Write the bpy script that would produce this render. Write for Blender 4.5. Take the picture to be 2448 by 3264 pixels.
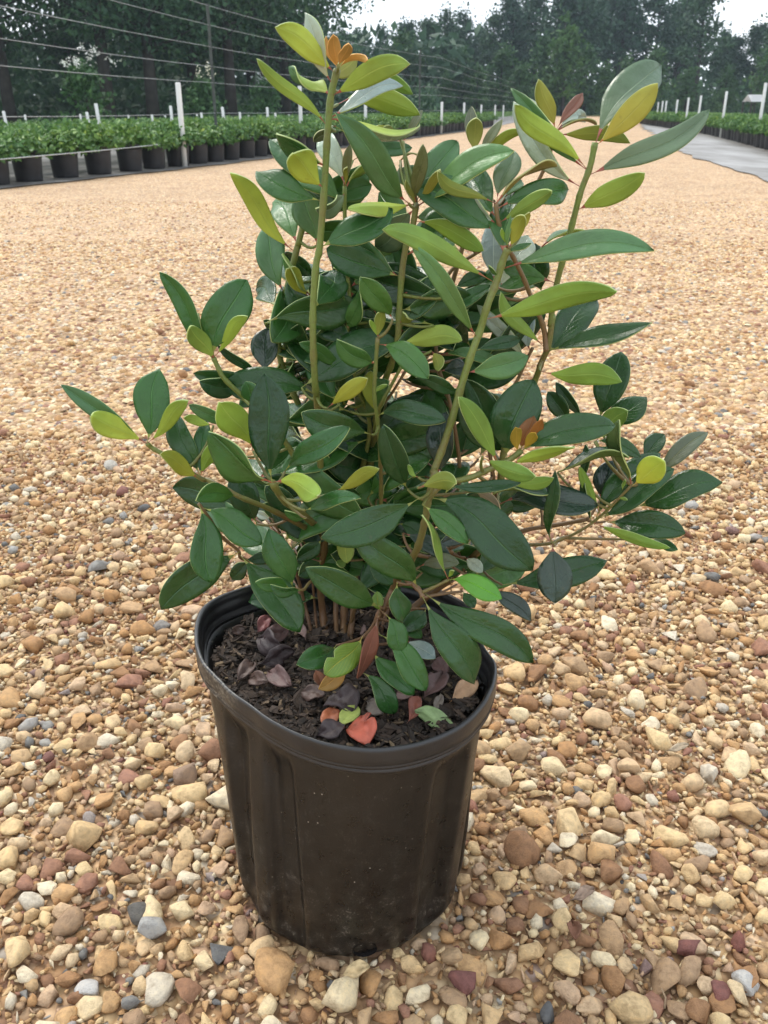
import bpy, bmesh, math, random
import numpy as np
from mathutils import Vector, Matrix, noise
R = math.radians
for o in list(bpy.data.objects):
    bpy.data.objects.remove(o)
scene = bpy.context.scene
col = scene.collection
random.seed(7)
rng = np.random.default_rng(11)

# ---------------------------------------------------------------- camera
CAM_H, PITCH, FPX = .685, R(24.5), 2827.0
cam_data = bpy.data.cameras.new('camera')
cam_data.sensor_fit = 'VERTICAL'
cam_data.sensor_height = 36.0
cam_data.lens = 36.0 * FPX / 3264.0
cam_data.clip_start, cam_data.clip_end = .02, 2000
cam_data.dof.use_dof = True
cam_data.dof.focus_distance = .80
cam_data.dof.aperture_fstop = 20.0
camera = bpy.data.objects.new('camera', cam_data)
camera.location = (0, 0, CAM_H)
camera.rotation_euler = (R(90) - PITCH, 0, 0)
col.objects.link(camera)
scene.camera = camera

# ---------------------------------------------------------------- sky, sun, exposure (bright overcast)
SUN_EL, SUN_AZ = R(52), R(-35)          # azimuth measured from +Y towards +X
world = bpy.data.worlds.new('World')
scene.world = world
world.use_nodes = True
wn, wl = world.node_tree.nodes, world.node_tree.links
wn.clear()
w_out = wn.new('ShaderNodeOutputWorld')
w_bg = wn.new('ShaderNodeBackground')
sky = wn.new('ShaderNodeTexSky')
sky.sky_type = 'NISHITA'
sky.sun_disc = False
sky.sun_elevation = SUN_EL
sky.sun_rotation = SUN_AZ
sky.air_density, sky.dust_density, sky.ozone_density = 1.0, 3.0, 1.0
w_mix = wn.new('ShaderNodeMix'); w_mix.data_type = 'RGBA'
w_tc = wn.new('ShaderNodeTexCoord')
w_noise = wn.new('ShaderNodeTexNoise'); w_noise.inputs['Scale'].default_value = 2.2
w_noise.inputs['Detail'].default_value = 4
w_ramp = wn.new('ShaderNodeValToRGB')
w_ramp.color_ramp.elements[0].position, w_ramp.color_ramp.elements[0].color = .3, (8.3, 9.2, 10.4, 1)
w_ramp.color_ramp.elements[1].position, w_ramp.color_ramp.elements[1].color = .7, (11.5, 12.1, 12.6, 1)
wl.new(w_tc.outputs['Generated'], w_noise.inputs['Vector'])
wl.new(w_noise.outputs['Fac'], w_ramp.inputs['Fac'])
wl.new(sky.outputs['Color'], w_mix.inputs[6])
wl.new(w_ramp.outputs['Color'], w_mix.inputs[7])
w_mix.inputs[0].default_value = .86      # cloud cover
wl.new(w_mix.outputs[2], w_bg.inputs['Color'])
w_bg.inputs['Strength'].default_value = .10
wl.new(w_bg.outputs['Background'], w_out.inputs['Surface'])

sun_data = bpy.data.lights.new('sun', 'SUN')
sun_data.energy = 1.5
sun_data.angle = R(22)
sun_data.color = (1.0, .95, .87)
sun = bpy.data.objects.new('sun', sun_data)
sun.rotation_euler = Vector((-math.sin(SUN_AZ) * math.cos(SUN_EL), -math.cos(SUN_AZ) * math.cos(SUN_EL), -math.sin(SUN_EL))).to_track_quat('-Z', 'Y').to_euler()
sun.location = (0, 0, 30)
col.objects.link(sun)

vs = scene.view_settings
scene.display_settings.display_device = 'sRGB'
vs.view_transform = 'Standard'
vs.look = 'None'
vs.gamma = 1
vs.use_curve_mapping = False
vs.exposure = .80
scene.render.engine = 'CYCLES'
scene.cycles.max_bounces = 6
scene.cycles.volume_bounces = 0
scene.cycles.use_denoising = True

# ---------------------------------------------------------------- helpers
def ray(U, V):
    """Direction through a point of the 2448 x 3264 survey photograph."""
    dx, dy = (U - 1224) / FPX, (1632 - V) / FPX
    return Vector((dx, math.cos(PITCH) + dy * math.sin(PITCH), -math.sin(PITCH) + dy * math.cos(PITCH)))
VIEWS = {0: (0, 0, 1.47559), 1: (700, 0, .48222), 2: (1450, 150, .5425), 3: (150, 800, .48222), 4: (800, 700, .48222),
         5: (1500, 900, .51236), 6: (450, 1400, .48222), 7: (1000, 1400, .48222), 8: (600, 1800, .63291)}
def full(v, x, y):
    a, b, s = VIEWS[v]
    return a + x * s, b + y * s
def on_plane_y(U, V, Y):
    d = ray(U, V); return Vector((0, 0, CAM_H)) + d * (Y / d.y)
def on_plane_z(U, V, z):
    d = ray(U, V); return Vector((0, 0, CAM_H)) + d * ((z - CAM_H) / d.z)
def G(u, v, z=0.0):
    U, V = full(0, u, v); return on_plane_z(U, V, z)

def tag(o, label=None, cat=None, group=None, kind=None):
    if label: o['label'] = label
    if cat: o['category'] = cat
    if group: o['group'] = group
    if kind: o['kind'] = kind
    return o
def empty(name, loc=(0, 0, 0), rz=0.0):
    o = bpy.data.objects.new(name, None)
    o.location = loc; o.rotation_euler.z = rz
    o.empty_display_size = .1
    col.objects.link(o); return o
def link(name, me, mats=(), parent=None, smooth=True):
    for m in mats: me.materials.append(m)
    if smooth: me.polygons.foreach_set('use_smooth', [True] * len(me.polygons))
    o = bpy.data.objects.new(name, me)
    col.objects.link(o)
    if parent: o.parent = parent
    return o
def pymesh(name, verts, faces):
    me = bpy.data.meshes.new(name)
    me.from_pydata([tuple(v) for v in verts], [], faces)
    me.update(); return me
def npmesh(name, verts, faces, attr=None):
    """verts (n,3), faces (m,k) all of one size; attr: dict of per-vertex floats."""
    me = bpy.data.meshes.new(name)
    n, (m, k) = len(verts), faces.shape
    me.vertices.add(n); me.vertices.foreach_set('co', np.asarray(verts, np.float32).ravel())
    me.loops.add(m * k); me.loops.foreach_set('vertex_index', faces.astype(np.int32).ravel())
    me.polygons.add(m); me.polygons.foreach_set('loop_start', np.arange(0, m * k, k, dtype=np.int32))
    me.polygons.foreach_set('use_smooth', np.ones(m, bool))
    for nm, a in (attr or {}).items():
        at = me.attributes.new(nm, 'FLOAT', 'POINT'); at.data.foreach_set('value', np.asarray(a, np.float32))
    me.update(calc_edges=True); me.validate(); return me
def copy_tree(o, parent=None):
    c = o.copy(); col.objects.link(c); c.parent = parent
    for ch in list(o.children): copy_tree(ch, c)
    return c
def tube(bm, pts, radii, seg=8, mat=0, cap=True):
    pts = [Vector(p) for p in pts]
    rings = []
    prev = None
    for i, p in enumerate(pts):
        t = (pts[min(i + 1, len(pts) - 1)] - pts[max(i - 1, 0)]).normalized()
        ref = prev if prev is not None else (Vector((1, 0, 0)) if abs(t.x) < .8 else Vector((0, 0, 1)))
        a = (ref - t * ref.dot(t)).normalized(); b = t.cross(a); prev = a
        r = radii[i] if hasattr(radii, '__len__') else radii
        rings.append([bm.verts.new(p + (a * math.cos(2 * math.pi * k / seg) + b * math.sin(2 * math.pi * k / seg)) * r) for k in range(seg)])
    for r0, r1 in zip(rings, rings[1:]):
        for k in range(seg):
            f = bm.faces.new((r0[k], r0[(k + 1) % seg], r1[(k + 1) % seg], r1[k])); f.material_index = mat; f.smooth = True
    if cap:
        for rr in (rings[0][::-1], rings[-1]):
            f = bm.faces.new(rr); f.material_index = mat
def box(bm, lo, hi, mat=0):
    x0, y0, z0 = lo; x1, y1, z1 = hi
    v = [bm.verts.new(c) for c in ((x0, y0, z0), (x1, y0, z0), (x1, y1, z0), (x0, y1, z0), (x0, y0, z1), (x1, y0, z1), (x1, y1, z1), (x0, y1, z1))]
    for q in ((3, 2, 1, 0), (4, 5, 6, 7), (0, 1, 5, 4), (1, 2, 6, 5), (2, 3, 7, 6), (3, 0, 4, 7)):
        f = bm.faces.new([v[i] for i in q]); f.material_index = mat
def bm_mesh(name, bm):
    bmesh.ops.recalc_face_normals(bm, faces=bm.faces)
    me = bpy.data.meshes.new(name); bm.to_mesh(me); bm.free(); return me
def spline(pts, n):
    """Catmull-Rom through pts (lists of equal length), n samples per span."""
    P = np.array(pts, float); P = np.vstack([2 * P[0] - P[1], P, 2 * P[-1] - P[-2]]); out = []
    for i in range(1, len(P) - 2):
        for t in np.linspace(0, 1, n, endpoint=False):
            a, b, c, d = P[i - 1:i + 3]
            out.append(.5 * (2 * b + (c - a) * t + (2 * a - 5 * b + 4 * c - d) * t * t + (3 * b - a - 3 * c + d) * t ** 3))
    out.append(P[-2]); return np.array(out)

# ---------------------------------------------------------------- materials
def srgb(r, g, b):
    f = lambda c: (c / 255 / 12.92) if c / 255 <= .04045 else ((c / 255 + .055) / 1.055) ** 2.4
    return (f(r), f(g), f(b), 1)
class NT:
    def __init__(self, name):
        self.m = bpy.data.materials.new(name); self.m.use_nodes = True
        self.t = self.m.node_tree; self.n = self.t.nodes; self.l = self.t.links
        self.b = self.n['Principled BSDF']
    def node(self, typ, ins=None, **props):
        nd = self.n.new(typ)
        for k, v in props.items(): setattr(nd, k, v)
        for k, v in (ins or {}).items():
            if hasattr(v, 'is_linked') or hasattr(v, 'links'): self.l.new(v, nd.inputs[k])
            else: nd.inputs[k].default_value = v
        return nd
    def ramp(self, fac, stops, interp='LINEAR'):
        nd = self.n.new('ShaderNodeValToRGB'); cr = nd.color_ramp; cr.interpolation = interp
        while len(cr.elements) < len(stops): cr.elements.new(.5)
        for e, (p, c) in zip(cr.elements, stops): e.position = p; e.color = c if len(c) == 4 else (*c, 1)
        self.l.new(fac, nd.inputs['Fac']); return nd.outputs['Color']
    def mix(self, fac, a, b, blend='MIX'):
        nd = self.n.new('ShaderNodeMix'); nd.data_type = 'RGBA'; nd.blend_type = blend
        for s, v in ((0, fac), (6, a), (7, b)):
            if hasattr(v, 'links'): self.l.new(v, nd.inputs[s])
            else: nd.inputs[s].default_value = v if s == 0 or len(v) == 4 else (*v, 1)
        return nd.outputs[2]
    def math(self, op, a, b=0.0):
        nd = self.n.new('ShaderNodeMath'); nd.operation = op
        for i, v in enumerate((a, b)):
            if hasattr(v, 'links'): self.l.new(v, nd.inputs[i])
            else: nd.inputs[i].default_value = v
        return nd.outputs[0]
    def noise(self, scale, detail=3, vec=None, rough=.5):
        nd = self.node('ShaderNodeTexNoise', {'Scale': scale, 'Detail': detail, 'Roughness': rough})
        if vec is not None: self.l.new(vec, nd.inputs['Vector'])
        return nd.outputs['Fac']
    def coord(self, which='Object'):
        return self.node('ShaderNodeTexCoord').outputs[which]
    def set(self, **k):
        for n_, v in k.items():
            s = self.b.inputs[n_.replace('_', ' ')]
            if hasattr(v, 'links'): self.l.new(v, s)
            else: s.default_value = v
        return self
    def bump(self, h, strength=.3, dist=.01):
        nd = self.node('ShaderNodeBump', {'Strength': strength, 'Distance': dist})
        self.l.new(h, nd.inputs['Height']); self.l.new(nd.outputs['Normal'], self.b.inputs['Normal'])
        return self
def plain(name, c, rough=.6, spec=.4, var=.2, scale=30):
    t = NT(name); n = t.noise(scale, 4, t.coord())
    c = tuple(c[:3])
    t.set(Base_Color=t.ramp(n, [(.3, tuple(x * (1 - var) for x in c)), (.7, tuple(min(1, x * (1 + var)) for x in c))]), Roughness=rough)
    t.b.inputs['Specular IOR Level'].default_value = spec
    return t.m
# ---------------------------------------------------------------- ground
STONE_STOPS = [(.0, (.13, .13, .13)), (.012, (.22, .21, .195)), (.022, (.42, .405, .375)), (.03, (.19, .075, .06)), (.042, (.34, .18, .125)), (.11, (.27, .15, .085)), (.21, (.43, .245, .115)),
               (.32, (.55, .355, .185)), (.45, (.35, .235, .15)), (.56, (.60, .415, .225)), (.69, (.69, .52, .295)), (.78, (.50, .335, .225)), (.89, (.73, .585, .36)), (.96, (.72, .62, .46)), (1.0, (.48, .43, .36))]
STONE_STOPS = [(q, tuple(min(.82, max(.01, .3 * c[0] + .59 * c[1] + .11 * c[2] + (x - (.3 * c[0] + .59 * c[1] + .11 * c[2])) * 1.04) * 1.06) for x in c)) for q, c in STONE_STOPS]
def stone_material(name, source):
    t = NT(name); ob = t.coord()
    if isinstance(source, tuple): tone = None
    elif source == 'attr': tone = t.node('ShaderNodeAttribute', attribute_name='tone').outputs['Fac']; sc = 1.0
    else: tone = t.node('ShaderNodeObjectInfo').outputs['Random']; sc = 1.0
    gp = t.node('ShaderNodeNewGeometry').outputs['Position']
    if tone: base = t.ramp(tone, STONE_STOPS)
    else: base = t.node('ShaderNodeRGB').outputs[0]; base.default_value = (*source, 1)
    n = t.noise(120, 5, gp, .65); n2 = t.noise(700, 4, gp, .7)
    base = t.mix(.8, base, t.ramp(n, [(.25, (.45, .39, .33)), (.5, (1, 1, 1)), (.75, (1.36, 1.30, 1.16))]), 'MULTIPLY')
    base = t.mix(t.math('MULTIPLY', t.ramp(n2, [(.62, (0, 0, 0)), (.74, (1, 1, 1))]), .35), base, (.16, .105, .06))
    base = t.mix(1, base, t.ramp(t.noise(.8, 4, gp, .6), [(.3, (.93, .925, .92)), (.5, (1, 1, 1)), (.72, (1.08, 1.08, 1.07))]), 'MULTIPLY')
    t.set(Base_Color=base, Roughness=t.ramp(n, [(.3, (.62,) * 3), (.7, (.9,) * 3)]))
    t.b.inputs['Specular IOR Level'].default_value = .25
    t.bump(t.math('ADD', n, t.math('MULTIPLY', n2, .7)), .75, .0045)
    return t.m
def gravel_ground_material():
    t = NT('gravel_ground'); gp = t.node('ShaderNodeNewGeometry').outputs['Position']
    y = t.node('ShaderNodeSeparateXYZ', {'Vector': gp}).outputs['Y']
    wob = t.noise(18, 2, gp)
    vor = t.node('ShaderNodeTexVoronoi', {'Scale': 62.0}); t.l.new(gp, vor.inputs['Vector'])
    vs_ = t.node('ShaderNodeSeparateColor', {'Color': vor.outputs['Color']}).outputs[0]
    cells = t.ramp(vs_, STONE_STOPS)
    gap = t.ramp(vor.outputs['Distance'], [(.25, (1, 1, 1)), (.62, (.42, .36, .30))])
    cells = t.mix(1, cells, gap, 'MULTIPLY')
    big = t.noise(.55, 5, gp, .6); patch = t.noise(3.2, 4, gp, .6)
    sand = t.ramp(t.noise(300, 4, gp), [(.3, (.36, .235, .135)), (.7, (.58, .41, .25))])
    c = t.mix(t.ramp(patch, [(.4, (.10,) * 3), (.72, (.55,) * 3)]), cells, sand)
    c = t.mix(.8, c, t.ramp(big, [(.3, (.98, .97, .95)), (.7, (1.28, 1.27, 1.24))]), 'MULTIPLY')
    t.set(Base_Color=c, Roughness=.8)
    t.bump(t.math('SUBTRACT', 1.0, vor.outputs['Distance']), .6, .012)
    return t.m
gm = pymesh('gravel_lot', [(-400, -60, 0), (400, -60, 0), (400, 900, 0), (-400, 900, 0)], [(0, 1, 2, 3)])
ground = link('gravel_lot', gm, [gravel_ground_material()], smooth=False)
tag(ground, 'tan pea gravel lot running back between the plant beds', kind='structure')

def angular_stone(seed, npts):
    """A broken chip: the hull of a few points with its edges worn off."""
    rd = random.Random(seed); bm = bmesh.new()
    for _ in range(npts):
        v = Vector((rd.gauss(0, 1), rd.gauss(0, 1), rd.gauss(0, 1))).normalized() * rd.uniform(.82, 1.05); bm.verts.new(v)
    bmesh.ops.convex_hull(bm, input=bm.verts[:])
    bmesh.ops.delete(bm, geom=[v for v in bm.verts if not v.link_faces], context='VERTS')
    bmesh.ops.dissolve_limit(bm, angle_limit=R(14), verts=bm.verts[:], edges=bm.edges[:])
    bmesh.ops.bevel(bm, geom=bm.edges[:], offset=.13, segments=1, profile=.6, affect='EDGES', clamp_overlap=True)
    bmesh.ops.triangulate(bm, faces=bm.faces[:])
    bmesh.ops.recalc_face_normals(bm, faces=bm.faces)
    mx = max(v.co.length for v in bm.verts)
    for v in bm.verts: v.co /= mx * .95
    me = bpy.data.meshes.new('stone'); bm.to_mesh(me); bm.free()
    vs_ = np.empty(len(me.vertices) * 3); me.vertices.foreach_get('co', vs_)
    return me, vs_.reshape(-1, 3), np.array([list(p.vertices) for p in me.polygons])
def stone_shape(seed, sub):
    """A water-worn pebble: an icosphere knocked flat on a few sides and dented."""
    rd = random.Random(seed)
    bm = bmesh.new(); bmesh.ops.create_icosphere(bm, subdivisions=sub, radius=1)
    planes = [(Vector((rd.gauss(0, 1), rd.gauss(0, 1), rd.gauss(0, .7))).normalized(), rd.uniform(.46, .84)) for _ in range(rd.choice((4, 7, 9, 11, 13)))]
    off = Vector((rd.uniform(0, 50), rd.uniform(0, 50), rd.uniform(0, 50)))
    for v in bm.verts:
        p = v.co.copy()
        p *= 1 + .20 * noise.noise(p * 1.1 + off) + .07 * noise.noise(p * 2.6 + off)
        for n, d in planes:
            k = p.dot(n)
            if k > d: p -= n * (k - d) * .95
        v.co = p
    mx = max(v.co.length for v in bm.verts)
    for v in bm.verts: v.co /= mx * .93
    bmesh.ops.recalc_face_normals(bm, faces=bm.faces)
    me = bpy.data.meshes.new('stone'); bm.to_mesh(me); bm.free()
    vs_ = np.empty(len(me.vertices) * 3); me.vertices.foreach_get('co', vs_)
    fs = np.array([list(p.vertices) for p in me.polygons])
    return me, vs_.reshape(-1, 3), fs
NV = 20
BIG = [stone_shape(100 + i, 3)[0] for i in range(NV)]
MED = [stone_shape(100 + i, 2) if i % 2 else angular_stone(500 + i, 11) for i in range(NV)]
SML = [stone_shape(100 + i, 1)[1:] if i % 2 else angular_stone(500 + i, 7)[1:] for i in range(NV)]
def pebble_dome(seed):
    rd = random.Random(seed); v = [(rd.uniform(-.2, .2), rd.uniform(-.2, .2), rd.uniform(.8, 1.0))]
    for z, r in ((.55, .72), (-.1, 1.0)):
        for k in range(6):
            a = 2 * math.pi * (k + rd.uniform(-.25, .25)) / 6; q = r * rd.uniform(.8, 1.1); v.append((q * math.cos(a), q * math.sin(a), z * rd.uniform(.8, 1.2)))
    f = []
    for k in range(6):
        j = (k + 1) % 6
        f += [(0, 1 + k, 1 + j), (1 + k, 7 + k, 7 + j), (1 + k, 7 + j, 1 + j)]
    return np.array(v), np.array(f)
DOME = [pebble_dome(400 + i) for i in range(NV)]

def inside_view(x, y, slack):
    return abs(x) < (.433 * (y * .91 + .28) * slack + .10)
def hits_pot(x, y, r): return math.hypot(x + .0315, y - .648) < .099 + r * .55
cell = .022; grid = {}
def free(x, y, r, k):
    ci, cj = int(x // cell), int(y // cell)
    for i in range(ci - 2, ci + 3):
        for j in range(cj - 2, cj + 3):
            for (a, b, q) in grid.get((i, j), ()):
                if (a - x) ** 2 + (b - y) ** 2 < (k * (r + q)) ** 2: return False
    return True
def put(x, y, r): grid.setdefault((int(x // cell), int(y // cell)), []).append((x, y, r))
stones = []                       # x, y, z, a, b, c, yaw, tiltx, tilty, tone, variant
prg = random.Random(21)
def throw(n, y0, y1, rlo, rhi, k, zf, power=1.0):
    for _ in range(n):
        u = prg.random(); y = math.sqrt(y0 * y0 + u * (y1 * y1 - y0 * y0))
        x = prg.uniform(-1, 1) * (.433 * (y * .91 + .28) * 1.3 + .10)
        r = rlo + (rhi - rlo) * prg.random() ** power
        if y > 1.3 and prg.random() < (y - 1.3) / (y1 + .05 - 1.3) and y1 < 2.5: continue
        if hits_pot(x, y, r) or not free(x, y, r, k): continue
        put(x, y, r)
        b = prg.uniform(.58, .95); c = min(b, prg.uniform(.42, .78))
        stones.append((x, y, r * c * zf + prg.uniform(-.001, .002), r, r * b, r * c, prg.uniform(0, 6.283), prg.gauss(0, .22), prg.gauss(0, .22), prg.random(), prg.randrange(NV)))
throw(520, .36, 1.35, .0150, .0245, .70, .55, 2.0)
throw(130, 1.35, 3.2, .012, .024, .8, .5, 2.0)
throw(22000, .36, 1.95, .0088, .0170, .55, .60, 1.5)
throw(74000, .36, 1.95, .0048, .0085, .54, .75, 1.2)
throw(58000, .36, 1.95, .0034, .0055, .36, 1.1)
near_n = len(stones); open('/tmp/n.txt','w').write(str(near_n))
# individual stones named in the photograph: (u, v) on the 1659 scale, half length, tone colour
SPECIAL = [(333, 2010, .0195, 0), (240, 1010, .020, 1), (190, 2140, .0125, 2), (1485, 2050, .015, 3), (1560, 2150, .014, 3), (300, 1978, .015, 4), (1610, 2125, .014, 2), (352, 1355, .016, 5), (405, 1680, .022, 6), (890, 1960, .026, 7), (1000, 2120, .015, 3)]
far = []
def throw_far(n, y0, y1, rlo, rhi):
    u = rng.random(n); y = np.sqrt(y0 * y0 + u * (y1 * y1 - y0 * y0))
    x = rng.uniform(-1, 1, n) * (.433 * (y * .91 + .28) * 1.25 + .1)
    r = rlo + (rhi - rlo) * rng.random(n) ** 1.8
    far.append(np.stack([x, y, r, rng.uniform(.6, .95, n), rng.uniform(.4, .75, n), rng.uniform(0, 6.283, n), rng.normal(0, .25, n), rng.random(n), rng.integers(0, NV, n)], 1))
throw_far(17000, .36, 1.6, .0022, .0042)
throw_far(4500, 1.3, 1.9, .0045, .0125)
throw_far(16000, 1.8, 3.0, .0045, .0150)
throw_far(20000, 2.9, 5.2, .0058, .0145)
throw_far(7000, 5.2, 7.5, .007, .013)

S = np.array(stones)
depth = S[:, 1] * math.cos(PITCH) + CAM_H * math.sin(PITCH)
UU = 1224 + FPX * S[:, 0] / depth
VV = 1632 + FPX * (CAM_H * math.cos(PITCH) - S[:, 1] * math.sin(PITCH)) / depth
vis = (UU > -20) & (UU < 2468) & (VV < 3290)
hid = (np.abs(UU - 1130) < 380) & (VV > 1850) & (VV < 2950)
show = np.where(vis & ~hid, S[:, 3] * np.sqrt(S[:, 4] / S[:, 3]) / depth, 0)
order = np.argsort(-show)
chosen = set(order[:290 - len(SPECIAL)].tolist())
ST_OBJ, ST_ATT = stone_material('pebble', 'random'), stone_material('pebbles_loose', 'attr')
for m_ in BIG: m_.materials.append(ST_OBJ); m_.polygons.foreach_set('use_smooth', [True] * len(m_.polygons))
for m_, _, _ in MED: m_.materials.append(ST_OBJ); m_.polygons.foreach_set('use_smooth', [True] * len(m_.polygons))
for i in sorted(chosen):
    x, y, z, a, b, c, yaw, tx, ty, tone, vi = S[i]
    o = bpy.data.objects.new('stone', MED[int(vi)][0]); col.objects.link(o); o.parent = ground
    o.location = (x, y, z); o.scale = (a, b, c); o.rotation_euler = (tx, ty, yaw)
SPC = [(.40, .385, .36), (.42, .39, .34), (.52, .50, .47), (.22, .095, .08), (.15, .14, .125), (.24, .22, .20), (.33, .225, .155), (.42, .25, .14)]
SPL = {0: 'pale grey pitted stone left of the pot foot', 1: 'pale grey angular stone left of the shrub', 3: 'dull red stone', 4: 'dark grey stone beside the pale grey one'}
for k, (u, v, r, ci) in enumerate(SPECIAL):
    p = G(u, v, .006)
    key = 'stone_colour_%d' % ci
    m = bpy.data.materials.get(key) or stone_material(key, SPC[ci])
    me = BIG[(k * 3 + 1) % NV].copy(); me.materials.clear(); me.materials.append(m)
    o = bpy.data.objects.new('stone', me); col.objects.link(o); o.parent = ground
    o.location = (p.x, p.y, r * .45); o.scale = (r, r * .86, r * .62); o.rotation_euler = (.1, .15, k * 1.3)
def rot_zyx(tx, ty, yaw):
    cx, sx, cy, sy, cz, sz = np.cos(tx), np.sin(tx), np.cos(ty), np.sin(ty), np.cos(yaw), np.sin(yaw)
    M_ = np.empty((len(tx), 3, 3))
    M_[:, 0] = np.stack([cz * cy, cz * sy * sx - sz * cx, cz * sy * cx + sz * sx], 1)
    M_[:, 1] = np.stack([sz * cy, sz * sy * sx + cz * cx, sz * sy * cx - cz * sx], 1)
    M_[:, 2] = np.stack([-sy, cy * sx, cy * cx], 1)
    return M_
spx = [G(u, v, .006) for u, v, _, _ in SPECIAL]
def joined(name, rows, shapes, label):
    Vs, Fs, As, b0 = [], [], [], 0
    for vi in range(NV):
        q = rows[rows[:, 10] == vi]
        if not len(q): continue
        v, f = shapes[vi]
        M_ = rot_zyx(q[:, 7], q[:, 8], q[:, 6])
        p = v[None] * q[:, None, 3:6]
        p = np.einsum('nij,nkj->nki', M_, p) + q[:, None, 0:3]
        Vs.append(p.reshape(-1, 3)); As.append(np.repeat(q[:, 9], len(v)))
        Fs.append((f[None] + (np.arange(len(q)) * len(v))[:, None, None] + b0).reshape(-1, f.shape[1])); b0 += len(q) * len(v)
    me = npmesh(name, np.concatenate(Vs), np.concatenate(Fs), {'tone': np.concatenate(As)})
    o = link(name, me, [ST_ATT], ground, smooth=False)
    return tag(o, label, kind='stuff')
rest = S[[i for i in range(len(S)) if i not in chosen and all(math.hypot(S[i, 0] - p.x, S[i, 1] - p.y) > .012 for p in spx)]]
joined('gravel', rest, SML, 'loose rounded tan brown and cream pebbles')
Fr = np.concatenate(far)
rows = np.zeros((len(Fr), 11))
rows[:, 0], rows[:, 1], rows[:, 3] = Fr[:, 0], Fr[:, 1], Fr[:, 2]
rows[:, 4] = Fr[:, 2] * Fr[:, 3]; rows[:, 5] = Fr[:, 2] * Fr[:, 4]; rows[:, 2] = rows[:, 5] * .25 * rng.random(len(Fr))
rows[:, 6], rows[:, 7], rows[:, 8], rows[:, 9], rows[:, 10] = Fr[:, 5], Fr[:, 6], 0, Fr[:, 7], Fr[:, 8]
joined('gravel', rows, DOME, 'finer packed gravel further back')
# ---------------------------------------------------------------- beds, fence, nursery stock, woods
LEFT = [(-6.2, 2.5), (-4.15, 7.6), (-3.25, 10.1), (-2.35, 12.6), (-1.05, 17.5), (1.5, 27.4), (3.2, 34), (7.6, 55), (13.5, 86)]
RIGHT = [(3.4, 5.0), (5.1, 11.0), (6.0, 14.6), (8.9, 27.4), (10.5, 37.3), (13.7, 58), (18, 86)]
def along(poly, step, y0, y1, off=0.0):
    """Points every step metres along a polyline, shifted sideways (positive: to the right)."""
    P = spline(poly, 12); out = []; acc = 0.0; nxt = 0.0
    for a, b in zip(P, P[1:]):
        d = b - a; L = np.hypot(*d); t = d / L; nrm = np.array([t[1], -t[0]])
        while nxt <= acc + L:
            q = a + t * (nxt - acc) + nrm * off
            if y0 <= q[1] <= y1: out.append((q[0], q[1], math.atan2(t[0], t[1])))
            nxt += step
        acc += L
    return out
def strip(name, poly, o0, o1, z, mat, label, kind='structure'):
    P0 = along(poly, .2, -5, 200, o0); P1 = along(poly, .2, -5, 200, o1)
    P0 = [(x + .10 * noise.noise(Vector((x * 1.3, y * 1.3, 0))) + .05 * noise.noise(Vector((x * 6, y * 6, 4))), y, a) for x, y, a in P0]; n = min(len(P0), len(P1))
    v = [(x, y, z) for x, y, _ in P0[:n]] + [(x, y, z) for x, y, _ in P1[:n]]
    f = [(i, i + 1, n + i + 1, n + i) for i in range(n - 1)]
    me = pymesh(name, v, f)
    bm = bmesh.new(); bm.from_mesh(me); bmesh.ops.recalc_face_normals(bm, faces=bm.faces)
    if bm.faces[0].normal.z < 0: bmesh.ops.reverse_faces(bm, faces=bm.faces)
    bm.to_mesh(me); bm.free()
    return tag(link(name, me, [mat], smooth=False), label, kind=kind)
def fabric_material():
    t = NT('weed_fabric'); gp = t.node('ShaderNodeNewGeometry').outputs['Position']
    n, n2 = t.noise(1.3, 5, gp, .65), t.noise(9, 5, gp, .7)
    c = t.ramp(n, [(.32, (.055, .05, .045)), (.5, (.11, .105, .10)), (.7, (.22, .21, .20))])
    c = t.mix(t.math('MULTIPLY', t.ramp(n2, [(.55, (0, 0, 0)), (.75, (1, 1, 1))]), .5), c, (.34, .27, .19))
    t.set(Base_Color=c, Roughness=.6); return t.m
def silt_material():
    t = NT('silty_fabric'); gp = t.node('ShaderNodeNewGeometry').outputs['Position']
    mp = t.node('ShaderNodeMapping', {'Vector': gp, 'Scale': (1.0, .45, 1.0)}).outputs[0]
    n, n2 = t.noise(1.0, 6, mp, .65), t.noise(11, 5, gp, .7)
    c = t.ramp(n, [(.36, (.085, .07, .055)), (.47, (.16, .148, .134)), (.66, (.27, .26, .248))])
    c = t.mix(t.math('MULTIPLY', t.ramp(n2, [(.6, (0, 0, 0)), (.75, (1, 1, 1))]), .35), c, (.16, .13, .10))
    t.set(Base_Color=c, Roughness=.55); return t.m
def grass_material():
    t = NT('grass'); gp = t.node('ShaderNodeNewGeometry').outputs['Position']
    c = t.ramp(t.noise(.35, 6, gp, .7), [(.3, (.065, .12, .025)), (.6, (.12, .19, .04)), (.8, (.18, .22, .07))])
    t.set(Base_Color=c, Roughness=.9).bump(t.noise(20, 5, gp), 1, .05); return t.m
GRASS = grass_material()
strip('weed_fabric', LEFT, .22, -9.5, .012, fabric_material(), 'dusty grey weed fabric under the left rows of pots')
_le = [(1660 + 300, 470), (1760, 425), (1659, 390), (1570, 360), (1482, 332), (1440, 304), (1405, 284), (1388, 274), (1392, 262), (1396, 254)]
_l = [G(u, v, .012) for u, v in _le]
_l = [Vector((*q,)) for q in spline([tuple(p) for p in _l], 14)]
_l = [Vector((p.x + p.y * .010 * noise.noise(Vector((p.y * 1.1, 0, 0))) + p.y * .0015 * noise.noise(Vector((p.y * 5, 3, 0))), p.y, .012)) for p in _l]
_v = [(p.x, p.y, .012) for p in _l] + [(p.x + 30, p.y + 2, .012) for p in _l]
_n = len(_l)
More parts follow.
